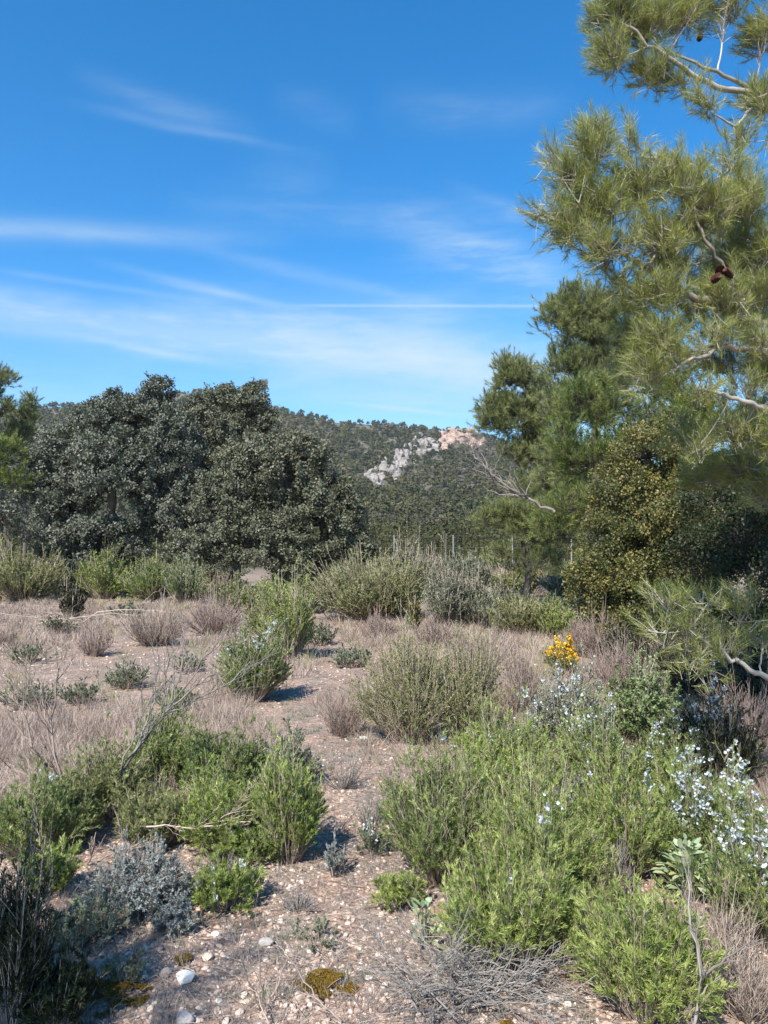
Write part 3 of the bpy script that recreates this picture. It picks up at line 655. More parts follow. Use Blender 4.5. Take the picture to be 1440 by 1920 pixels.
# the near pine: trunk out of frame right, branches reach in
tb = at(1700, 1030, 6.8); tb[2] = terrain(tb[0], tb[1]) - .05
def A(px, py, d): return at(px, py, d)
limbs = [([tb, A(1690, 900, 6.2), A(1680, 500, 6.1), A(1690, 100, 6.1), A(1700, -250, 6.0)], .17, .06),
         ([A(1680, 620, 6.1), A(1560, 640, 5.6), A(1400, 600, 5.2), A(1310, 560, 5.0), A(1230, 505, 4.9), A(1160, 470, 4.8)], .05, .01),
         ([A(1400, 600, 5.2), A(1365, 510, 5.0), A(1315, 440, 4.9), A(1290, 350, 4.9)], .022, .006),
         ([A(1310, 560, 5.0), A(1200, 500, 4.9), A(1110, 430, 4.8), A(1085, 380, 4.7)], .016, .006),
         ([A(1685, 300, 6.1), A(1560, 250, 5.9), A(1430, 175, 5.8), A(1340, 165, 5.7), A(1250, 110, 5.6), A(1180, 50, 5.5)], .045, .01),
         ([A(1430, 175, 5.8), A(1330, 130, 5.7), A(1240, 90, 5.7)], .02, .008),
         ([A(1430, 175, 5.8), A(1380, 240, 5.7), A(1340, 215, 5.6)], .018, .006),
         ([A(1685, 520, 6.1), A(1560, 520, 7), A(1440, 520, 7.4), A(1360, 500, 7.5)], .04, .01),
         ([A(1690, 800, 6.2), A(1560, 730, 5.6), A(1440, 660, 5.1), A(1350, 650, 5.0), A(1270, 690, 4.9)], .045, .01),
         ([A(1560, 830, 5.6), A(1440, 770, 5.1), A(1360, 740, 5.0), A(1310, 730, 5.0)], .03, .008),
         ([A(1690, 1100, 6.2), A(1560, 1290, 5.4), A(1440, 1270, 4.9), A(1370, 1235, 4.8), A(1290, 1180, 4.7)], .035, .008)]
bl = [  # upper mass
 (1150, 30, 5.6, 52, 60, 1.3), (1140, 110, 5.6, 38, 46, 1.2), (1210, 40, 5.7, 60, 60, 1.1), (1215, 140, 5.7, 56, 44, .9), (1280, 30, 5.8, 55, 50, .9), (1280, 160, 5.7, 50, 30, .45), (1360, 20, 5.8, 60, 44, .5), (1430, 60, 5.8, 45, 60, .8),
 (1325, 190, 5.6, 30, 24, 1.1), (1425, 200, 5.7, 34, 60, 1.0), (1385, 265, 5.6, 45, 26, .6), (1340, -60, 5.8, 200, 60, .5),
 # middle mass
 (1112, 240, 4.8, 14, 34, 1.6), (1180, 262, 4.85, 12, 40, 1.3), (1262, 300, 4.9, 14, 30, 1.4), (1310, 320, 4.95, 16, 30, 1.3), (1380, 310, 5.1, 30, 30, 1), (1110, 290, 4.8, 48, 50, 1.1), (1065, 345, 4.8, 42, 42, 1.1), (1060, 430, 4.8, 46, 44, 1.2), (1125, 390, 4.8, 60, 60, 1.1), (1130, 470, 4.8, 70, 50, .9), (1190, 360, 4.9, 56, 60, 1.0), (1260, 350, 4.9, 50, 50, 1.0), (1240, 450, 4.9, 70, 60, .9),
 (1330, 400, 5.0, 60, 60, 1.0), (1400, 380, 5.1, 55, 60, 1.0), (1440, 470, 5.2, 50, 60, 1.0), (1350, 560, 5.0, 70, 50, .8), (1230, 560, 4.9, 70, 50, 1.0), (1160, 540, 4.9, 50, 30, .6), (1420, 560, 5.2, 50, 50, .8),
 # lower, sparser
 (1240, 640, 4.9, 60, 50, 1.0), (1215, 710, 4.9, 40, 40, .9), (1330, 650, 5.0, 60, 45, .5), (1420, 650, 5.1, 46, 46, .8), (1300, 740, 5.0, 50, 34, .35), (1400, 740, 5.1, 60, 40, .4), (1370, 820, 5.2, 60, 40, .6), (1440, 840, 5.2, 50, 60, .7), (1300, 850, 5.1, 30, 26, .5),
 (1390, 600, 5.6, 60, 60, .8), (1300, 600, 5.2, 50, 50, .6), (1440, 700, 5.6, 50, 60, .8), (1350, 700, 5.4, 60, 40, .5), (1430, 770, 5.6, 50, 50, .7), (1270, 500, 5.2, 60, 40, .8), (1380, 480, 5.4, 60, 60, .8),
 (1020, 400, 4.8, 24, 30, .8), (1040, 300, 4.8, 24, 24, .8),
 (1380, 880, 6.2, 60, 46, .8), (1300, 900, 6.4, 50, 40, .7), (1430, 930, 6, 50, 50, .8), (1270, 820, 6.2, 40, 40, .6), (1180, 640, 5.2, 40, 40, .8), (1170, 720, 5.4, 34, 34, .6),
 # far side of its crown, behind and right, added to shade the thicket
 (1300, 420, 6.7, 70, 60, .6), (1380, 410, 6.9, 90, 70, .7), (1440, 560, 7.2, 80, 80, .6), (1340, 540, 7.0, 60, 60, .5), (1530, 480, 7.2, 90, 110, .8), (1540, 650, 7.2, 90, 90, .7), (1600, 300, 7, 130, 120, .6), (1520, 820, 7.2, 70, 80, .6), (1620, 150, 6.6, 120, 140, .5),
 # low branch at the right
 (1245, 1130, 4.7, 38, 30, .6), (1225, 1185, 4.7, 34, 24, .45), (1330, 1125, 4.7, 50, 32, .32), (1290, 1190, 4.7, 44, 38, .38), (1400, 1140, 4.8, 44, 40, .35), (1350, 1220, 4.7, 56, 36, .3), (1430, 1200, 4.9, 40, 44, .35), (1290, 1250, 4.7, 40, 26, .25)]
crown_tree('near_pine_tree', 'near pine reaching in from the right edge with long pale branches and brown cones', 'pine tree', tb, limbs, [B(*q) for q in bl], 'needle', 'pine',
    tips=950, tipn=38, llen=.085, lwid=.0026, clump=.1, up=.8, shell=.2, twig_r=.0034, twigs=3, tipl=.1, axis_bias=(-.35, 0, 0), thin=.6, bark='palebark',
    cones=[A(1350, 508, 4.8), A(1366, 514, 4.78), A(1342, 522, 4.8), A(1210, 80, 6.6), A(1312, 70, 6.6)])

# ------------------------------------------------------------------ shrubs
def place(px, py, wpx, hpx):
    p = gnd(px, py); d = p[1]; p[2] = gh(p)
    R = wpx / 2 * d / F
    # seen from above, part of the height in the picture is the plant's depth
    el = math.atan2(H0, d); H = max(.08, (hpx * d / F - .55 * R * math.sin(el)) / math.cos(el))
    return p, d, R, H
TRIM = {'rosemary': ('rosemary_bush', 'rosemary'), 'broom': ('broom_bush', 'broom'), 'thyme': ('dwarf_shrub', 'dwarf shrub'), 'lavender': ('lavender_bush', 'lavender')}
def shrub(name, cat, label, px, py, wpx, hpx, mat, nst=None, leafn=14, L=.026, W=.005, tilt=.5, dense=1.0, flowers=0, fmat='flower', fsize=.019, side=4, upright=.5, t0=.3, group=None, wood='dry', kind='leaf', fl_top=True, lean=(0, 0), seeds=0, twig=1.0, bare=0):
    p, d, R, H = place(px, py, wpx, hpx)
    mpp = d / 773.0                                  # metres per rendered pixel
    L = max(L, 2.0 * mpp); W = max(W, .85 * mpp)
    area = (wpx * hpx) * .285                        # rendered pixels covered
    lpx = (L / mpp) * (W / mpp) * .5
    R *= 1.14; H *= 1.04
    nl = int(np.clip(dense * area * 10.0 / lpx, 300, 90000))
    if nst is None: nst = int(np.clip(nl / (leafn * 1.7 * (1 + side)), 10, 900))
    root = empty(name, p, label, cat, group)
    u = np.sqrt(R_.random(nst)); th = R_.random(nst) * 2 * PI; cs = np.stack([np.cos(th), np.sin(th)], 1)
    prof = .55 + .9 * fbm(cs[:, 0] * 1.5 + px, cs[:, 1] * 1.5 + py, 2, 2)
    p0 = np.zeros((nst, 3)); p0[:, :2] = cs * (u * R * .3)[:, None]
    p2 = np.zeros((nst, 3)); p2[:, :2] = cs * (u * R * prof)[:, None] + R_.normal(size=(nst, 2)) * R * .06
    p2[:, 2] = H * (1 - (1 - upright) * u ** 2) * np.where(R_.random(nst) < .12, 1.3, R_.uniform(.62, 1.08, nst)) * (.45 + .95 * fbm(p2[:, 0] / R * 1.9 + px, p2[:, 1] / R * 1.9, 4, 2))
    p2[:, 0] += lean[0] * H; p2[:, 1] += lean[1] * H
    p1 = p0 * .4 + p2 * .6; p1[:, 2] = p2[:, 2] * R_.uniform(.25, .5, nst)
    st = MB(); fo = MB()
    tw = max(.0012 * twig, .22 * mpp * twig)
    beztubes(st, p0, p1, p2, tw * 1.8, tw * .7, 5, 3, H * .012)
    S0, S1, S2 = [p0], [p1], [p2]
    for k in range(side):
        t = R_.uniform(.3, .92, nst); o = bez(p0, p1, p2, t); tg = beztan(p0, p1, p2, t)
        ln = H * R_.uniform(.14, .34, nst) * (1.1 - t * .5)
        e = o + nrm(tg + rdir(nst) * .75 + np.array([0, 0, .35 * upright])) * ln[:, None]; e[:, 2] = np.maximum(e[:, 2], .01)
        S0.append(o); S1.append((o + e) / 2 + tg * ln[:, None] * .12); S2.append(e)
        beztubes(st, o, S1[-1], e, tw, tw * .5, 3, 3)
    S0, S1, S2 = map(np.concatenate, (S0, S1, S2)); m = len(S0)
    if kind != 'none':
        per = max(1, nl // m)
        keep = R_.random(m) >= bare
        K0, K1, K2 = S0[keep], S1[keep], S2[keep]; m2 = len(K0)
        q0, q1, q2 = (np.repeat(a, per, 0) for a in (K0, K1, K2)); n = len(q0)
        t = t0 + (1 - t0) * R_.random(n) ** .8; P = bez(q0, q1, q2, t); A_ = beztan(q0, q1, q2, t)
        rv = rdir(n); rv = nrm(rv - (rv * A_).sum(1)[:, None] * A_); ang = (tilt * R_.uniform(.5, 1.5, n))[:, None]
        Dd = A_ * np.cos(ang) + rv * np.sin(ang)
        sv = np.repeat(np.clip(.42 + R_.normal(size=m2) * .17, 0, 1), per)
        leaves(fo, P, Dd, L * R_.uniform(.65, 1.15, n), W * R_.uniform(.75, 1.15, n), np.clip(sv + R_.normal(size=n) * .16, 0, 1), rdir(n) + nrm(P - np.array([0, 0, H * .2])) * .8 + np.array([0, 0, .5]))
        fo.build('foliage', MAT[mat], root)
    st.build('stem', MAT[wood], root)
    if flowers:
        flowers = int(flowers * 1.3)
        fm = MB(); j = R_.integers(0, m, flowers)
        per_ = 5 if fmat == 'flower' else 7; ns_ = max(3, flowers // per_)
        sc = S2[:, 2] + (0 if fmat == 'yellow' else H * 2.2 * fbm(S2[:, 0] / R * 2.4 + px, S2[:, 1] / R * 2.4, 6, 2))
        j = np.repeat(np.argsort(-(sc + R_.normal(size=m) * H * .2))[:min(m, ns_)], per_)
        fs = max(fsize, 1.15 * mpp) * R_.uniform(.55, 1.15, len(j)); nf = len(j); t = R_.uniform(.45, 1.03, nf); c = bez(S0[j], S1[j], S2[j], t) + rdir(nf) * (fs * .7)[:, None]
        for k in range(3):
            leaves(fm, c, rdir(nf) + np.array([0, 0, .5]), fs, fs * .7, None, None, .6)
        tag(fm.build('blossom', MAT[fmat], root), kind='stuff')
    return root
ROS = dict(L=.025, W=.0038, side=5, tilt=.55, upright=.65, wood='dry')
BRO = dict(L=.022, W=.004, tilt=.55, upright=.62, side=5, wood='dry', t0=.1)
THY = dict(kind='none', side=6, upright=.6)
def ros(label, *a, mat='rosemary', **k): return shrub('rosemary_bush', 'rosemary', label, *a, mat, **{**ROS, **k})
def bro(label, *a, mat='olive', **k): return shrub('broom_bush', 'broom bush', label, *a, mat, **{**BRO, **k})
def dwf(label, *a, wood='violet', nst=None, **k):
    px, py, w_, h_ = a; n = nst or int(np.clip(w_ * h_ * .028, 40, 260))
    return shrub('dwarf_shrub', 'dwarf shrub', label, *a, 'greygreen', nst=n, wood=wood, **{**THY, **k})

# far row below the oaks
bro('olive green broom at the left edge in front of the shrubby pines', 45, 1128, 130, 98)
shrub('cistus_bush', 'shrub', 'pale leaved grey green bush left of the green bushes under the largest oak', 118, 1120, 60, 74, 'greygreen', L=.04, W=.02, upright=.8)
bro('rounded green broom under the largest oak', 200, 1122, 90, 84, mat='bright')
bro('mixed green bush below the gap between left and right oaks', 285, 1126, 100, 80, mat='rosemary')
shrub('cistus_bush', 'shrub', 'light grey green leafy bush in front of the oaks, behind the bare twigs', 345, 1132, 80, 66, 'paleleaf', L=.04, W=.02, upright=.8)
bro('yellow green broom in front of the rightmost oak', 450, 1150, 110, 60, mat='olive')
bro('low olive broom to the right of the yellow green broom below the oak', 520, 1140, 80, 60, mat='bright')
shrub('cistus_bush', 'shrub', 'small pale bush at the dark foot of the rightmost oak', 590, 1150, 60, 44, 'greygreen', L=.03, W=.015)
bro('large feathery green broom in the centre right of the oaks', 700, 1165, 190, 112, mat='olive', dense=1.1)
shrub('seeding_shrub', 'shrub', 'tall shrub with pale fluffy seed heads above the central broom', 766, 1122, 66, 92, 'greygreen', flowers=220, fmat='seed', upright=.9)
shrub('seeding_shrub', 'shrub', 'fluffy pale seeding shrub leaning out left of the central broom', 652, 1130, 50, 62, 'greygreen', flowers=110, fmat='seed')
bro('upright grey olive broom just right of the central broom', 835, 1180, 70, 108, mat='greygreen')
shrub('seeding_shrub', 'shrub', 'creamy flowered shrub in front of the low wall', 890, 1178, 70, 86, 'greygreen', flowers=200, fmat='seed')
shrub('seeding_shrub', 'shrub', 'second creamy flowered shrub, right of the one before the low wall', 935, 1160, 60, 70, 'greygreen', flowers=90, fmat='seed')
bro('amber tinged bush at the foot of the low sprawling pine', 978, 1112, 66, 62, mat='amber')
bro('wide green broom in front of the golden evergreen bush', 985, 1190, 120, 82, mat='olive')
bro('soft bluish green broom behind the yellow flowers', 1045, 1196, 92, 62, mat='bright', L=.02)
shrub('narrow_evergreen', 'shrub', 'narrow upright yellow green sapling in the middle of the clearing', 775, 1190, 26, 62, 'amber', upright=1, L=.02, W=.006)
shrub('narrow_evergreen', 'shrub', 'small dark green upright bush alone at the left of the clearing', 132, 1166, 38, 58, 'shade', upright=.95, L=.02, W=.006, dense=1.4)
ros('tall bright green rosemary in the clearing below the rightmost oak', 540, 1238, 84, 132, mat='bright', upright=.8, dense=1.2)
bro('olive rosemary growing against the back of the tall bright one', 505, 1205, 70, 96, mat='olive')
ros('green rosemary with white flowers standing alone on pink gravel', 472, 1312, 118, 122, mat='rosemary', flowers=420, upright=.75, dense=1.2)
# hedge of mixed scrub behind the first row, up to the wall
HX = [(30, 'at the left frame edge'), (110, 'behind the pale leaved bush'), (190, 'behind the rounded green broom'), (640, 'left of the large feathery broom'), (700, 'behind the large feathery broom'), (760, 'behind the fluffy seeding shrub'), (800, 'below the left fence post'),
      (850, 'below the right fence post'), (900, 'in front of the low wall'), (950, 'beside the amber tinged bush'), (1000, 'under the low sprawling pine'), (1040, 'left of the golden evergreen bush'), (600, 'at the dark right foot of the oaks'), (560, 'under the front holm oak'), (250, 'under the largest holm oak'), (320, 'between the oaks, at their foot'), (400, 'left of the yellow green broom')]
for i in range(34):
    hx, wh = HX[i % 17]; back = i >= 17; px = hx + R_.normal() * 14; py = (1092 if back else 1112) + R_.uniform(-5, 6); k = (i * 2 + i // 17) % 3
    kw = dict(group='hedge of scrub behind the clearing'); lab = ['olive green broom', 'grey green broom', 'dry grey bush'][k] + (' in the far hedge row ' if back else ' in the near hedge row ') + wh
    (bro if k < 2 else dwf)(lab, px, py, 74 + R_.uniform(-15, 25), 44 + R_.uniform(-6, 12), **([dict(mat='olive'), dict(mat='greygreen'), dict(wood='dry')][k]), **kw)
# grey dwarf shrubs in the clearing
dwf('round grey violet dwarf shrub standing alone in the left clearing', 176, 1230, 68, 60)
dwf('grey dwarf shrub cut by the left edge of the clearing', 2, 1216, 50, 46)
dwf('violet grey dwarf shrub on the gravel right of the flowering rosemary', 642, 1378, 84, 72)
dwf('grey twiggy shrub left of the narrow yellow green sapling', 708, 1196, 80, 46)
dwf('grey twiggy shrub right of the narrow yellow green sapling', 815, 1212, 70, 54)
dwf('pale grey twiggy shrub behind the bare leaning branch', 290, 1210, 110, 84, wood='dry')
dwf('pale grey twiggy shrub right of the bare leaning branch tips', 400, 1190, 110, 70)
for (x, y, a, b_, wh) in ((60, 1240, 70, 40, 'near the left edge beside the cut grey shrub'), (110, 1190, 60, 34, 'just below the narrow dark bush, on the left'), (240, 1160, 60, 34, 'at the back, right of the narrow dark bush'), (235, 1290, 84, 52, 'in front of the round grey violet shrub'),
        (330, 1330, 80, 46, 'behind the foot of the leaning bare branch twigs'), (60, 1330, 90, 56, 'among the dark bare twigs at the left edge'), (600, 1210, 70, 46, 'right of the tall bright rosemary'), (660, 1250, 80, 46, 'in the middle of the dry grass, left of the thin olive bushes'),
        (355, 1260, 60, 36, 'between the bare branch tips and the flowering rosemary'), (150, 1320, 80, 46, 'left of centre in the clearing, below the round grey violet shrub')):
    shrub('grey_cushion_plant', 'cushion plant', 'grey cushion plant ' + wh, x, y, a, b_, 'greygreen', L=.016, W=.004, dense=.5, upright=.6, wood='violet', group='grey cushion plants in the clearing')
# olive thin bush in the centre
bro('thin olive bush in the centre, left half, in front of the grey twigs', 765, 1392, 140, 196, mat='olive', dense=.45, L=.018, W=.005)
bro('thin olive bush in the centre, right half, joined to its left neighbour', 872, 1388, 120, 184, mat='olive', dense=.45, L=.018, W=.005)
dwf('dry grey twig bush behind the thin olive bushes', 900, 1275, 170, 96, wood='dry', nst=190)
dwf('dry grey twig bush on the right behind the thin olive bushes', 970, 1340, 110, 120, wood='dry', nst=170)
bro('shade-dark olive bush between the golden evergreen bush and the low pine branch', 1190, 1262, 120, 90, mat='shade')
bro('shade-dark olive bush filling the gap under the near pine at the right', 1300, 1300, 170, 120, mat='shade')
bro('shade-dark olive bush at the right edge under the low pine branch', 1420, 1330, 150, 110, mat='shade')
dwf('dark brown twig bush behind the yellow flowers', 1110, 1232, 110, 84, wood='violet', nst=220)
dwf('dark grey twig bush under the golden evergreen bush', 1165, 1300, 130, 100, wood='violet', nst=220)
shrub('gorse_bush', 'gorse', 'small low gorse covered in bright yellow flowers', 1070, 1268, 60, 62, 'olive', flowers=330, fmat='yellow', fsize=.03, upright=.75, dense=.7, lean=(-.3, 0), group=None)
# right side flowering rosemaries
ros('white flowering rosemary left of the pale leafy shrub', 1060, 1425, 130, 150, flowers=620, mat='greygreen', dense=.9)
shrub('cistus_bush', 'shrub', 'pale green leafy shrub below the low pine branch', 1205, 1405, 130, 158, 'paleleaf', L=.03, W=.015, tilt=.9, upright=.7, dense=.9)
ros('rosemary with scattered white flowers below the pale leafy shrub', 1130, 1500, 140, 150, flowers=380)
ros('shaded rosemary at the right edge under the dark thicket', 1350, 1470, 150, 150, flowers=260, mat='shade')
ros('shaded rosemary with pale flowers in front of the pale leafy shrub', 1250, 1480, 120, 120, flowers=260, mat='rosemary')
dwf('tangle of dark dry twigs at the right edge under the low pine branch', 1400, 1400, 160, 120, wood='violet', nst=200)
# foreground right mass
ros('green rosemary at the top of the right foreground mass, behind the widest bush', 955, 1520, 150, 170, mat='bright', flowers=30)
ros('soft green rosemary at the left edge of the right foreground mass', 835, 1650, 190, 210, mat='rosemary', flowers=12, dense=1.1)
ros('wide green rosemary filling the middle of the right foreground mass', 1000, 1690, 230, 230, mat='bright', flowers=24, dense=1.1)
ros('bright green rosemary at the front of the right foreground mass', 960, 1790, 250, 190, mat='bright', flowers=14, dense=1.1)
ros('yellow green rosemary behind the pale sage', 1170, 1640, 150, 190, mat='bright', flowers=30)
ros('rosemary covered in white flowers right of the pale sage', 1330, 1640, 150, 190, mat='rosemary', flowers=560)
ros('white flowering rosemary cut by the right edge', 1430, 1760, 160, 190, mat='rosemary', flowers=380)
ros('bright yellow green rosemary at the bottom right of the picture', 1210, 1900, 200, 210, mat='bright', dense=1.1)
ros('small loose rosemary at the left foot of the right foreground mass', 745, 1700, 90, 70, mat='bright', dense=.6)
dwf('dry twiggy gap between the sage and the bright bottom rosemary', 1330, 1820, 170, 150, wood='dry', nst=190)
dwf('dry grey bush behind the bare branch at the bottom right', 1400, 1900, 160, 130, wood='dry', nst=170)
for (x, y, a, b_, m_, wh) in ((700, 1600, 60, 50, 'greygreen', 'between the path and the right foreground mass'), (890, 1420, 70, 60, 'bright', 'at the foot of the thin olive bushes'), (1060, 1560, 90, 90, 'greygreen', 'between the flowering rosemary and the wide green one'), (1110, 1720, 90, 100, 'olive', 'between the two bright foreground rosemaries'),
        (880, 1760, 80, 60, 'rosemary', 'right above the heap of dead twigs'), (1260, 1560, 90, 110, 'bright', 'behind the largest pale sage'), (1380, 1580, 90, 90, 'greygreen', 'in the shade at the right edge'), (1130, 1830, 70, 70, 'olive', 'between the dead sticks and the bottom right rosemary'), (770, 1560, 80, 90, 'bright', 'at the upper left corner of the right foreground mass'), (1090, 1460, 70, 120, 'bright', 'poking up left of the pale leafy shrub')):
    ros('low ragged rosemary ' + wh, x, y, a, b_, mat=m_, dense=.8, flowers=4)
# foreground left mass
ros('dark green rosemary just right of the leaning bare branch', 312, 1480, 120, 130, mat='rosemary', dense=1.1, upright=.85)
ros('pale bushy plant around the foot of the leaning bare branch', 215, 1530, 110, 140, mat='olive', dense=.9)
ros('green rosemary in the back of the left foreground mass', 410, 1500, 150, 120, mat='rosemary', dense=1.0)
ros('yellow green rosemary in the front of the left foreground mass', 420, 1590, 180, 130, mat='bright', dense=.95, upright=.5)
ros('bright upright green bush at the right end of the left foreground mass', 545, 1612, 110, 170, mat='bright', dense=1.25, upright=.85, tilt=.35)
ros('grey green rosemary at the back right of the left foreground mass', 530, 1480, 120, 100, mat='greygreen', dense=.8)
ros('rosemary behind the silver plant, left of the yellow green one', 290, 1590, 140, 120, mat='olive', dense=.9)
ros('dark rosemary at the left edge with one pale flower cluster', 60, 1600, 190, 150, mat='rosemary', flowers=16, dense=.8)
ros('bright green clump in front of the dark hollow at the left edge', 92, 1682, 84, 100, mat='bright', dense=1.0)
ros('yellow green clump left of the bare branch foot', 130, 1570, 100, 110, mat='olive', dense=.9)
ros('low green plant right of the silver plant', 425, 1700, 120, 80, mat='bright', flowers=14, upright=.5)
ros('deep green low plant between the silver plant and the bright upright bush', 460, 1610, 130, 70, mat='rosemary', flowers=8)
shrub('silver_plant', 'silver shrub', 'silvery blue grey plant in the left foreground', 262, 1712, 150, 116, 'silver', L=.014, W=.0055, tilt=.8, upright=.6, dense=1.1, wood='violet')
shrub('silver_plant', 'silver shrub', 'small silvery plant touching the gravel in front of the large silver plant', 325, 1744, 80, 60, 'silver', L=.014, W=.005, tilt=.8, dense=.9, wood='violet')
shrub('silver_plant', 'silver shrub', 'loose grey green plant left of the silver plant', 160, 1770, 120, 90, 'greygreen', L=.014, W=.004, tilt=.7, dense=.55, wood='violet')
shrub('silver_plant', 'silver shrub', 'tiny grey plant on the gravel between mosses and silver plant', 235, 1850, 70, 70, 'greygreen', L=.012, W=.004, dense=.4, wood='violet')
shrub('silver_plant', 'silver shrub', 'small white green tuft in the middle of the gravel path', 625, 1640, 46, 66, 'silver', L=.016, W=.006, dense=.5)
shrub('silver_plant', 'silver shrub', 'small grey tuft on the path below the white green tuft', 600, 1760, 90, 50, 'greygreen', L=.014, W=.004, dense=.3, wood='violet')
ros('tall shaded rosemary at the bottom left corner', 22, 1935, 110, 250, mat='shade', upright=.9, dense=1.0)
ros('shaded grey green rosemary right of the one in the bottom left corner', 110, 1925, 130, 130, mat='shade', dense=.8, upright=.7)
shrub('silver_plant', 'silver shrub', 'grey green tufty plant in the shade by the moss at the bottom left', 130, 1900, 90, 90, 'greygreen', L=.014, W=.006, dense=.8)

for (x, y, a, b_, wh) in ((1150, 1690, 70, 120, 'standing straight between the two bright front rosemaries'), (1240, 1760, 110, 80, 'under the pale sages'), (930, 1800, 120, 60, 'at the foot of the bright front rosemary'), (700, 1545, 80, 60, 'beside the path at mid distance'), (640, 1480, 90, 60, 'at the right of the bright upright bush, by the path'), (250, 1640, 120, 60, 'behind the silver plant'),
        (560, 1700, 70, 40, 'on the gravel right of the low green plant'), (1000, 1420, 90, 70, 'behind the top of the right foreground mass'), (180, 1470, 120, 80, 'around the foot of the dark bare twigs'), (420, 1640, 120, 50, 'below the yellow green rosemary')):
    dwf('dead grey twig clump ' + wh, x, y, a, b_, wood='greytwig', nst=60, side=4)
# broad leaved pale plants
def rosette(label, px, py, wpx, hpx, n, mat='sage', Lf=.055, Wf=.024, name='sage_plant'):
    p, d, R, H = place(px, py, wpx, hpx); root = empty(name, p, label, 'sage' if name == 'sage_plant' else 'herb')
    u = np.sqrt(R_.random(n)); th = R_.random(n) * 2 * PI; z = H * (.15 + .85 * R_.random(n) ** .7) * (1 - .4 * u)
    P = np.stack([np.cos(th) * u * R * .8, np.sin(th) * u * R * .8, z], 1)
    Dd = nrm(np.stack([np.cos(th) * u, np.sin(th) * u, R_.uniform(.1, 1.0, n)], 1) + rdir(n) * .3)
    # folded leaves with a mid rib
    fo = MB(); up = np.tile([0, 0, 1.], (n, 1)); Sd = nrm(np.cross(Dd, up + rdir(n) * .4)); Nn = np.cross(Sd, Dd)
    L_ = (Lf * R_.uniform(.6, 1.15, n))[:, None]; W_ = (Wf * R_.uniform(.7, 1.1, n))[:, None]
    bend = np.array([0, 0, -1.]) * L_ * .18
    pts = [P, P + Dd * L_ * .35 + Sd * W_ * .5 + Nn * W_ * .15, P + Dd * L_ * .4, P + Dd * L_ * .35 - Sd * W_ * .5 + Nn * W_ * .15,
           P + Dd * L_ * .75 + Sd * W_ * .38 + bend * .5 + Nn * W_ * .1, P + Dd * L_ * .78 + bend * .5, P + Dd * L_ * .75 - Sd * W_ * .38 + bend * .5 + Nn * W_ * .1, P + Dd * L_ + bend]
    v = np.stack(pts, 1); b_ = np.arange(n)[:, None] * 8
    fo.add(v, quads=np.concatenate([b_ + np.array([1, 4, 5, 2]), b_ + np.array([2, 5, 6, 3])]), tris=np.concatenate([b_ + np.array(q) for q in ([0, 1, 2], [0, 2, 3], [4, 7, 5], [5, 7, 6])]),
           var=np.repeat(np.where(R_.random(n) < .07, 1.0, R_.uniform(.1, .7, n)), 8))
    fo.build('foliage', MAT[mat], root, smooth=True)
    st = MB(); b0 = np.zeros((n, 3)); b0[:, :2] = P[:, :2] * .25; b1 = (b0 + P) / 2; b1[:, 2] = P[:, 2] * .4
    beztubes(st, b0, b1, P, .0022, .0014, 4, 3); st.build('stem', MAT['paleleaf'], root)
    return root
rosette('largest pale sage with broad soft leaves among the right rosemaries', 1290, 1680, 96, 110, 230, Lf=.07, Wf=.03)
rosette('pale sage below the white flowers at the right edge', 1400, 1740, 100, 110, 120, Lf=.06, Wf=.027)
rosette('small pale sage between the big sage and the wide rosemary', 1205, 1725, 60, 60, 24, Lf=.05, Wf=.024)
rosette('single bluish sage sprig in front of the bright rosemary', 1064, 1760, 46, 70, 15, Lf=.055, Wf=.03)
rosette('bluish sage sprig at the left foot of the bright foreground rosemary', 795, 1765, 70, 90, 26, Lf=.055, Wf=.026)
rosette('tiny light green rosette beside the loose grey plant', 155, 1722, 40, 36, 12, 'paleleaf', .045, .02, 'herb_rosette')

# ------------------------------------------------------------------ bare dead shrubs
def dead_shrub(name, label, cat, base, tips, r0, mat='dry', sub=(5, 5), spread=.28, droop=0, group=None, thick=1.0):
    """stems run from the base to hand-set tips; each forks again and again"""
    base = np.array(base, float); mb = MB()
    def grow(a, b, r, lev):
        k = 8; L = np.linalg.norm(b - a); t = np.linspace(0, 1, k)[:, None]
        P = a + (b - a) * t + np.sin(t * PI) * rdir(1)[0] * L * .07 + np.vstack([np.zeros(3), R_.normal(size=(k - 2, 3)) * L * .014, np.zeros(3)])
        rr = np.linspace(r, max(r * .4, .0011), k); tubes(mb, P[None], rr[None], 5 if lev == 0 else 4)
        if lev < len(sub):
            for _ in range(sub[lev]):
                j = int(R_.integers(2, k)); dj = nrm((b - a)[None])[0]
                e = P[j] + nrm((dj + rdir(1) * .62 + np.array([0, 0, .22 - droop]))[0][None])[0] * L * R_.uniform(.25, .6) * (1.15 - j / k * .5)
                e[2] = max(e[2], .01)
                grow(P[j], e, rr[j] * .62, lev + 1)
    for (s, e, r) in tips: grow(np.array(s, float), np.array(e, float), r * thick, 0)
    return tag(mb.build(name, MAT[mat], loc=base, smooth=True), label, cat, group)
b = gnd(228, 1540); b[2] = gh(b); d = b[1]
f1 = at(225, 1450, d); f2 = at(310, 1335, d)
dead_shrub('dead_shrub', 'leaning bare branch forking into pale twigs over the left foreground', 'dead branch', b,
    [(b, f1, .016), (f1, f2, .012), (f2, at(345, 1200, d + .25), .007), (f2, at(430, 1180, d + .3), .006), (f2, at(395, 1260, d + .1), .006), (f2, at(470, 1240, d + .35), .005), (f1, at(285, 1280, d - .1), .006), (f2, at(300, 1150, d + .2), .005),
     (at(262, 1395, d), at(300, 1240, d + .1), .006)], .016, 'bark', (7, 5), thick=1.05)
b = gnd(150, 1530); b[2] = gh(b); d = b[1] - .1
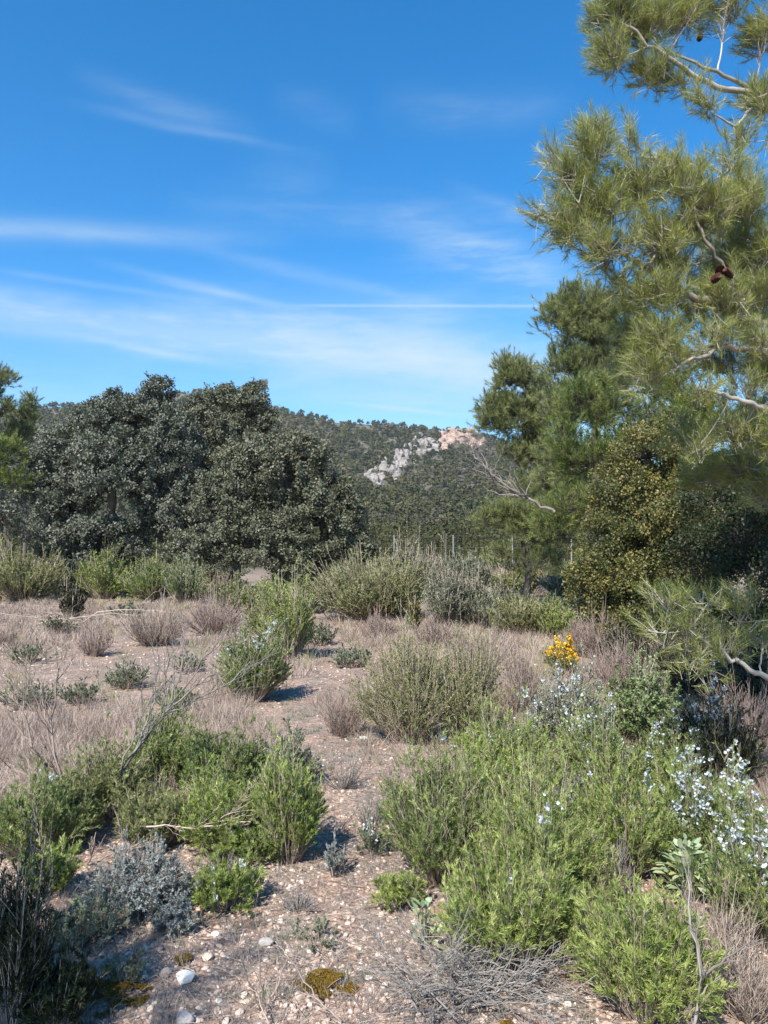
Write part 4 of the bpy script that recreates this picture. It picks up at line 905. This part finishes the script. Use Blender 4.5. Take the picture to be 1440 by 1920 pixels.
dead_shrub('dead_shrub', 'dark bare twiggy shrub spreading from the left edge over the clearing', 'dead shrub', b,
    [(b, at(60, 1400, d), .01), (at(60, 1400, d), at(0, 1330, d), .007), (b, at(95, 1350, d), .009), (at(95, 1350, d), at(105, 1220, d), .005), (b, at(20, 1440, d), .008), (at(95, 1400, d), at(40, 1260, d), .005), (b, at(160, 1400, d), .006), (at(60, 1400, d), at(50, 1230, d), .005)], .01, 'violet', (8, 5), thick=1.2)
b = gnd(320, 1600); b[2] = gh(b); d = b[1]
dead_shrub('fallen_branch', 'pale grey dead branch lying across the left foreground bushes', 'dead branch', at(235, 1560, d - .1),
    [(at(255, 1550, d - .1), at(370, 1555, d - .15), .006), (at(370, 1555, d - .15), at(490, 1490, d - .1), .004), (at(380, 1550, d - .15), at(470, 1540, d - .1), .005)], .008, 'dry', (6, 4))
b = gnd(160, 1650)
dead_shrub('fallen_branch', 'grey dead twigs arching above the silver plant', 'dead branch', at(160, 1620, b[1]),
    [(at(165, 1620, b[1]), at(260, 1590, b[1] - .1), .006), (at(165, 1620, b[1]), at(180, 1560, b[1]), .006), (at(235, 1600, b[1]), at(215, 1520, b[1]), .007)], .006, 'violet', (5, 4))
b = gnd(80, 1180); d = b[1]
dead_shrub('brush_pile', 'heap of pale dry brushwood at the left of the clearing', 'brushwood', (b[0], b[1], gh(b)),
    [(at(60 + R_.normal() * 70, 1178 + R_.normal() * 8, d), at(60 + R_.normal() * 130, 1160 + R_.normal() * 14, d + R_.normal() * .8), .012) for _ in range(12)], .01, 'dry', (4, 3), droop=.2)
# twig heap bottom centre-right
b = gnd(890, 1880); b[2] = gh(b)
tl = []
for _ in range(75):
    s = gnd(900 + R_.normal() * 70, 1865 + R_.normal() * 35); e = gnd(890 + R_.normal() * 110, 1860 + R_.normal() * 45); s[2] = gh(s) + R_.uniform(.0, .06); e[2] = gh(e) + R_.uniform(.01, .17)
    tl.append((s, e, R_.uniform(.0018, .0042)))
dead_shrub('twig_heap', 'tangled heap of grey dead twigs at the bottom centre in front of the rosemary', 'twig heap', b, tl, .004, 'greytwig', (5, 4), droop=.1)
b = gnd(1110, 1850); b[2] = gh(b)
dead_shrub('fallen_branch', 'two smooth straight dead sticks in front of the right rosemary', 'dead stick', b,
    [(gnd(1060, 1810) + np.array([0, 0, .12]), gnd(1150, 1850) + np.array([0, 0, .08]), .006), (gnd(1085, 1800) + np.array([0, 0, .12]), gnd(1150, 1838) + np.array([0, 0, .1]), .005)], .006, 'dry', (1,))
b = gnd(1290, 1960); b[2] = gh(b); d = b[1]
dead_shrub('dead_shrub', 'bare pale branch bending right at the bottom right corner', 'dead branch', b,
    [(b, at(1315, 1830, d), .009), (at(1315, 1830, d), at(1400, 1770, d), .006), (at(1315, 1830, d), at(1300, 1730, d), .006), (at(1315, 1830, d), at(1290, 1650, d + .05), .006)], .012, 'bark', (4, 3))
b = gnd(1180, 1640); d = b[1] - .15
dead_shrub('dead_shrub', 'straight pale dry stem standing in the right rosemaries', 'dry stem', gnd(1185, 1680),
    [(gnd(1188, 1690), at(1165, 1490, d), .008), (gnd(1160, 1690), at(1140, 1620, d), .005)], .008, 'dry', (2, 2))
b = gnd(680, 1900); b[2] = gh(b)
dead_shrub('dead_shrub', 'thin curved dry stems rising from the gravel at the bottom centre', 'dead shrub', b,
    [(gnd(640, 1915), at(590, 1870, b[1]), .004), (at(590, 1870, b[1]), at(520, 1780, b[1]), .003), (gnd(500, 1900), at(480, 1700, gnd(500, 1880)[1]), .003), (gnd(480, 1880), at(440, 1730, gnd(480, 1880)[1]), .003), (gnd(500, 1890), at(540, 1790, gnd(500, 1880)[1]), .003), (gnd(520, 1960), at(480, 1860, gnd(500, 1900)[1]), .004)], .004, 'dry', (3, 2))
b = gnd(72, 1700); d = b[1]
dead_shrub('dry_stalk', 'thin upright stalk in front of the dark hollow at the left edge', 'stalk', b, [(b, at(78, 1540, d), .0035), (at(75, 1580, d), at(60, 1500, d), .002)], .003, 'straw', (3, 1))

# ------------------------------------------------------------------ stones
def stones(mb, P, sz, sub):
    nv = 10; shp = [rockshape(sub, .35, 6) for _ in range(nv)]
    for k in range(nv):
        s = np.where(np.arange(len(P)) % nv == k)[0]
        if not len(s): continue
        v, f = shp[k]; n = len(s); a = R_.random(n) * 2 * PI; ca, sa = np.cos(a)[:, None], np.sin(a)[:, None]
        ax = R_.uniform(.7, 1.2, (n, 3)) * sz[s][:, None]; ax[:, 2] *= .6
        x = v[:, 0] * ax[:, :1]; y = v[:, 1] * ax[:, 1:2]; z = v[:, 2] * ax[:, 2:]
        tl = R_.normal(size=(n, 1)) * .3; z2 = z + x * tl; 
        W = np.stack([x * ca - y * sa + P[s][:, :1], x * sa + y * ca + P[s][:, 1:2], z2 + P[s][:, 2:] + ax[:, 2:] * R_.uniform(-.35, .3, (n, 1))], -1)
        mb.add(W, tris=(np.arange(n)[:, None, None] * len(v) + f[None]), var=np.repeat(np.clip(R_.normal(size=n) * .22 + .5, 0, 1), len(v)))
mb = MB()
def ground_pts(n, d0, d1, pw=1.0):
    d = d0 * (d1 / d0) ** (R_.random(n) ** pw); px = R_.uniform(-120, 1560, n); x = (px - 720) / F * d
    return np.stack([x, d, terrain(x, d)], -1)
P = ground_pts(24000, 2.2, 5.5); s = .0035 + .015 * R_.random(len(P)) ** 3.4
keep = fbm(P[:, 0] * 1.6, P[:, 1] * 1.6, 31) + R_.normal(size=len(P)) * .12 > .42
stones(mb, P[keep], s[keep], 1)
P = ground_pts(13000, 4.5, 16); s = (.006 + .016 * R_.random(len(P)) ** 3) * np.clip(P[:, 1] / 7, 1, 1.6)
keep = fbm(P[:, 0] * .7, P[:, 1] * .7, 33) + R_.normal(size=len(P)) * .1 > .45
stones(mb, P[keep], s[keep], 0)
tag(mb.build('gravel', MAT['stone']), 'loose pinkish limestone gravel covering the clearing floor', 'gravel', kind='stuff')
for (px, py, wp, mt, lab) in ((346, 1840, 40, 'whitestone', 'largest pale stone on the gravel beside the brown moss'), (310, 1828, 26, 'stone', 'upright tan stone left of the largest pale stone'), (388, 1796, 24, 'stone', 'tan stone above the largest pale stone'),
        (72, 1694, 22, 'whitestone', 'cream stone below the dark hollow at the left edge'), (345, 1912, 40, 'greystone', 'flat grey stone at the bottom left of the frame'), (682, 1390, 22, 'whitestone', 'single bright white stone on the path beside the thin olive bush'),
        (500, 1765, 30, 'greystone', 'grey stone in the middle of the gravel'), (405, 1752, 18, 'whitestone', 'small flat pale stone on the gravel in front of the silver plant'), (560, 1868, 26, 'stone', 'tan stone near the right brown moss')):
    p = gnd(px, py); p[2] = gh(p); r = wp / 2 * p[1] / F; v, f = rockshape(3, .25, 11); mb = MB(); mb.add(v * np.array([r, r * .8, r * .62]) + np.array([0, 0, r * .3]), tris=f, var=np.full(len(v), .6))
    o = mb.build('stone', MAT[mt]); o.location = tuple(p); tag(o, lab, 'stone')
# moss
for (px, py, wp, lab) in ((205, 1868, 150, 'golden brown moss cushion at the bottom left on the gravel'), (612, 1842, 120, 'brown moss patch at the bottom centre beside the twig heap'), (345, 1802, 40, 'small brown moss patch beside the largest pale stone'), (1010 - 60, 1925, 40, 'moss patch under the twig heap at the bottom')):
    p = gnd(px, py); p[2] = gh(p); r = wp / 2 * p[1] / F; n = int(9000 * min(1, wp / 120)); u = np.sqrt(R_.random(n)); th = R_.random(n) * 2 * PI
    x = np.cos(th) * u * r; y = np.sin(th) * u * r * .9; m_ = fbm(x * 22 + px, y * 22, 4) >.36 + .16 * u; x, y, u = x[m_], y[m_], u[m_]
    P = np.stack([x, y, .018 * (1 - u ** 2) + terrain(x + p[0], y + p[1]) - p[2]], 1); mb = MB(); leaves(mb, P, rdir(len(P)) * .6 + np.array([0, 0, 1]), .009, .005)
    o = mb.build('moss', MAT['moss']); o.location = tuple(p); tag(o, lab, 'moss', kind='stuff')

# ------------------------------------------------------------------ dry grass and litter
def tufts(n, d0, d1, seed, thr, per, Lr, mat, name, label, cat, wmin=.0016, pw=1.0, bend=.9, xr=None):
    P = ground_pts(n, d0, d1, pw)
    if xr is not None:
        px = 720 + F * P[:, 0] / P[:, 1]; P = P[(px > xr[0]) & (px < xr[1])]
    px = 720 + F * P[:, 0] / P[:, 1]; py = 1030 + F * H0 / P[:, 1]
    path = np.abs(px - np.interp(py, [1150, 1250, 1330, 1420, 1560, 1700, 1900], [600, 640, 520, 650, 650, 600, 560])) / np.interp(py, [1150, 1330, 1500, 1900], [18, 60, 70, 150])
    leftbare = np.exp(-(((px - 230) / 260) ** 2 + ((py - 1270) / 90) ** 2)) * .24
    if name in ('dead_stems', 'low_herbs'): path = path * 0 + 3
    m_ = (fbm(P[:, 0] * .7, P[:, 1] * .45, seed) - leftbare + R_.normal(size=len(P)) * .045 > thr) & (path + R_.normal(size=len(P)) * .3 > 1); P = P[m_]; n = len(P)
    sz = R_.uniform(Lr[0], Lr[1], n); Q = np.repeat(P, per, 0); m = len(Q); sc = np.repeat(sz, per)
    off = R_.normal(size=(m, 2)) * (sc * .22)[:, None]; Q[:, :2] += off
    Dd = np.stack([off[:, 0] / sc * 1.6, off[:, 1] / sc * 1.6, np.ones(m)], 1) + rdir(m) * .35
    mb = MB(); blades(mb, Q, Dd, sc * R_.uniform(.5, 1.2, m), np.maximum(wmin, Q[:, 1] / 773 * .36), bend, np.clip(np.repeat(R_.random(n), per) * .5 + R_.random(m) * .5, 0, 1))
    return tag(mb.build(name, MAT[mat]), label, cat, kind='stuff')
tufts(8500, 4.5, 32, 41, .48, 24, (.07, .28), 'dry', 'dry_grass', 'dry greyish grass and stems over the clearing', 'dry grass')
tufts(2600, 5, 30, 47, .43, 22, (.08, .26), 'straw', 'straw_grass', 'straw coloured grass tufts in the clearing', 'dry grass')
tufts(3000, 5, 32, 71, .5, 22, (.07, .2), 'violet', 'grey_stubble', 'grey violet dead stubble in the clearing', 'dry stubble')
tufts(700, 2.3, 6, 53, .44, 16, (.05, .14), 'dry', 'dry_litter_grass', 'thin dry grass wisps on the near gravel', 'dry grass')
tufts(2200, 2.4, 7, 77, .47, 14, (.03, .09), 'greytwig', 'dead_stems', 'short weathered dead stems on the gravel', 'dead stems')
tufts(1200, 2.6, 9, 83, .5, 18, (.03, .08), 'greygreen', 'low_herbs', 'tiny grey green herbs on the gravel', 'herbs')
tufts(900, 8, 30, 61, .5, 20, (.12, .3), 'olive', 'green_grass', 'olive low herbs between the dry grass', 'herbs')
mb = MB(); P = ground_pts(11000, 2.2, 14); n = len(P); a = R_.random(n) * 2 * PI; l = R_.uniform(.02, .14, n)
Q = P + np.stack([np.cos(a) * l, np.sin(a) * l, R_.uniform(-.002, .03, n)], 1); P[:, 2] += .006; Q[:, 2] += .006
beztubes(mb, P, (P + Q) / 2 + rdir(n) * (l * .12)[:, None] + np.array([0, 0, .004]), Q, np.maximum(.0012, P[:, 1] / 773 * .25), np.maximum(.0008, P[:, 1] / 773 * .2), 4, 3)
tag(mb.build('twig_litter', MAT['dry']), 'dead twig litter on the ground', 'litter', kind='stuff')
# far scrub between clearing, wall and hill

# ------------------------------------------------------------------ the air between the clearing and the hill
hm = bpy.data.materials.new('haze_air'); hm.use_nodes = True; hn = hm.node_tree; hn.nodes.clear()
ho = hn.nodes.new('ShaderNodeOutputMaterial'); pv = hn.nodes.new('ShaderNodeVolumePrincipled')
pv.inputs['Density'].default_value = 0.00022; pv.inputs['Color'].default_value = (.86, .89, .92, 1); pv.inputs['Anisotropy'].default_value = .2
hn.links.new(pv.outputs[0], ho.inputs['Volume'])
mb = MB(); box(mb, -1900, 1900, -90, 760, float(Z.min()) - 1, float(Z.max()) + 12)
tag(mb.build('haze', hm), 'thin bluish air in front of the hill', 'haze', kind='stuff')
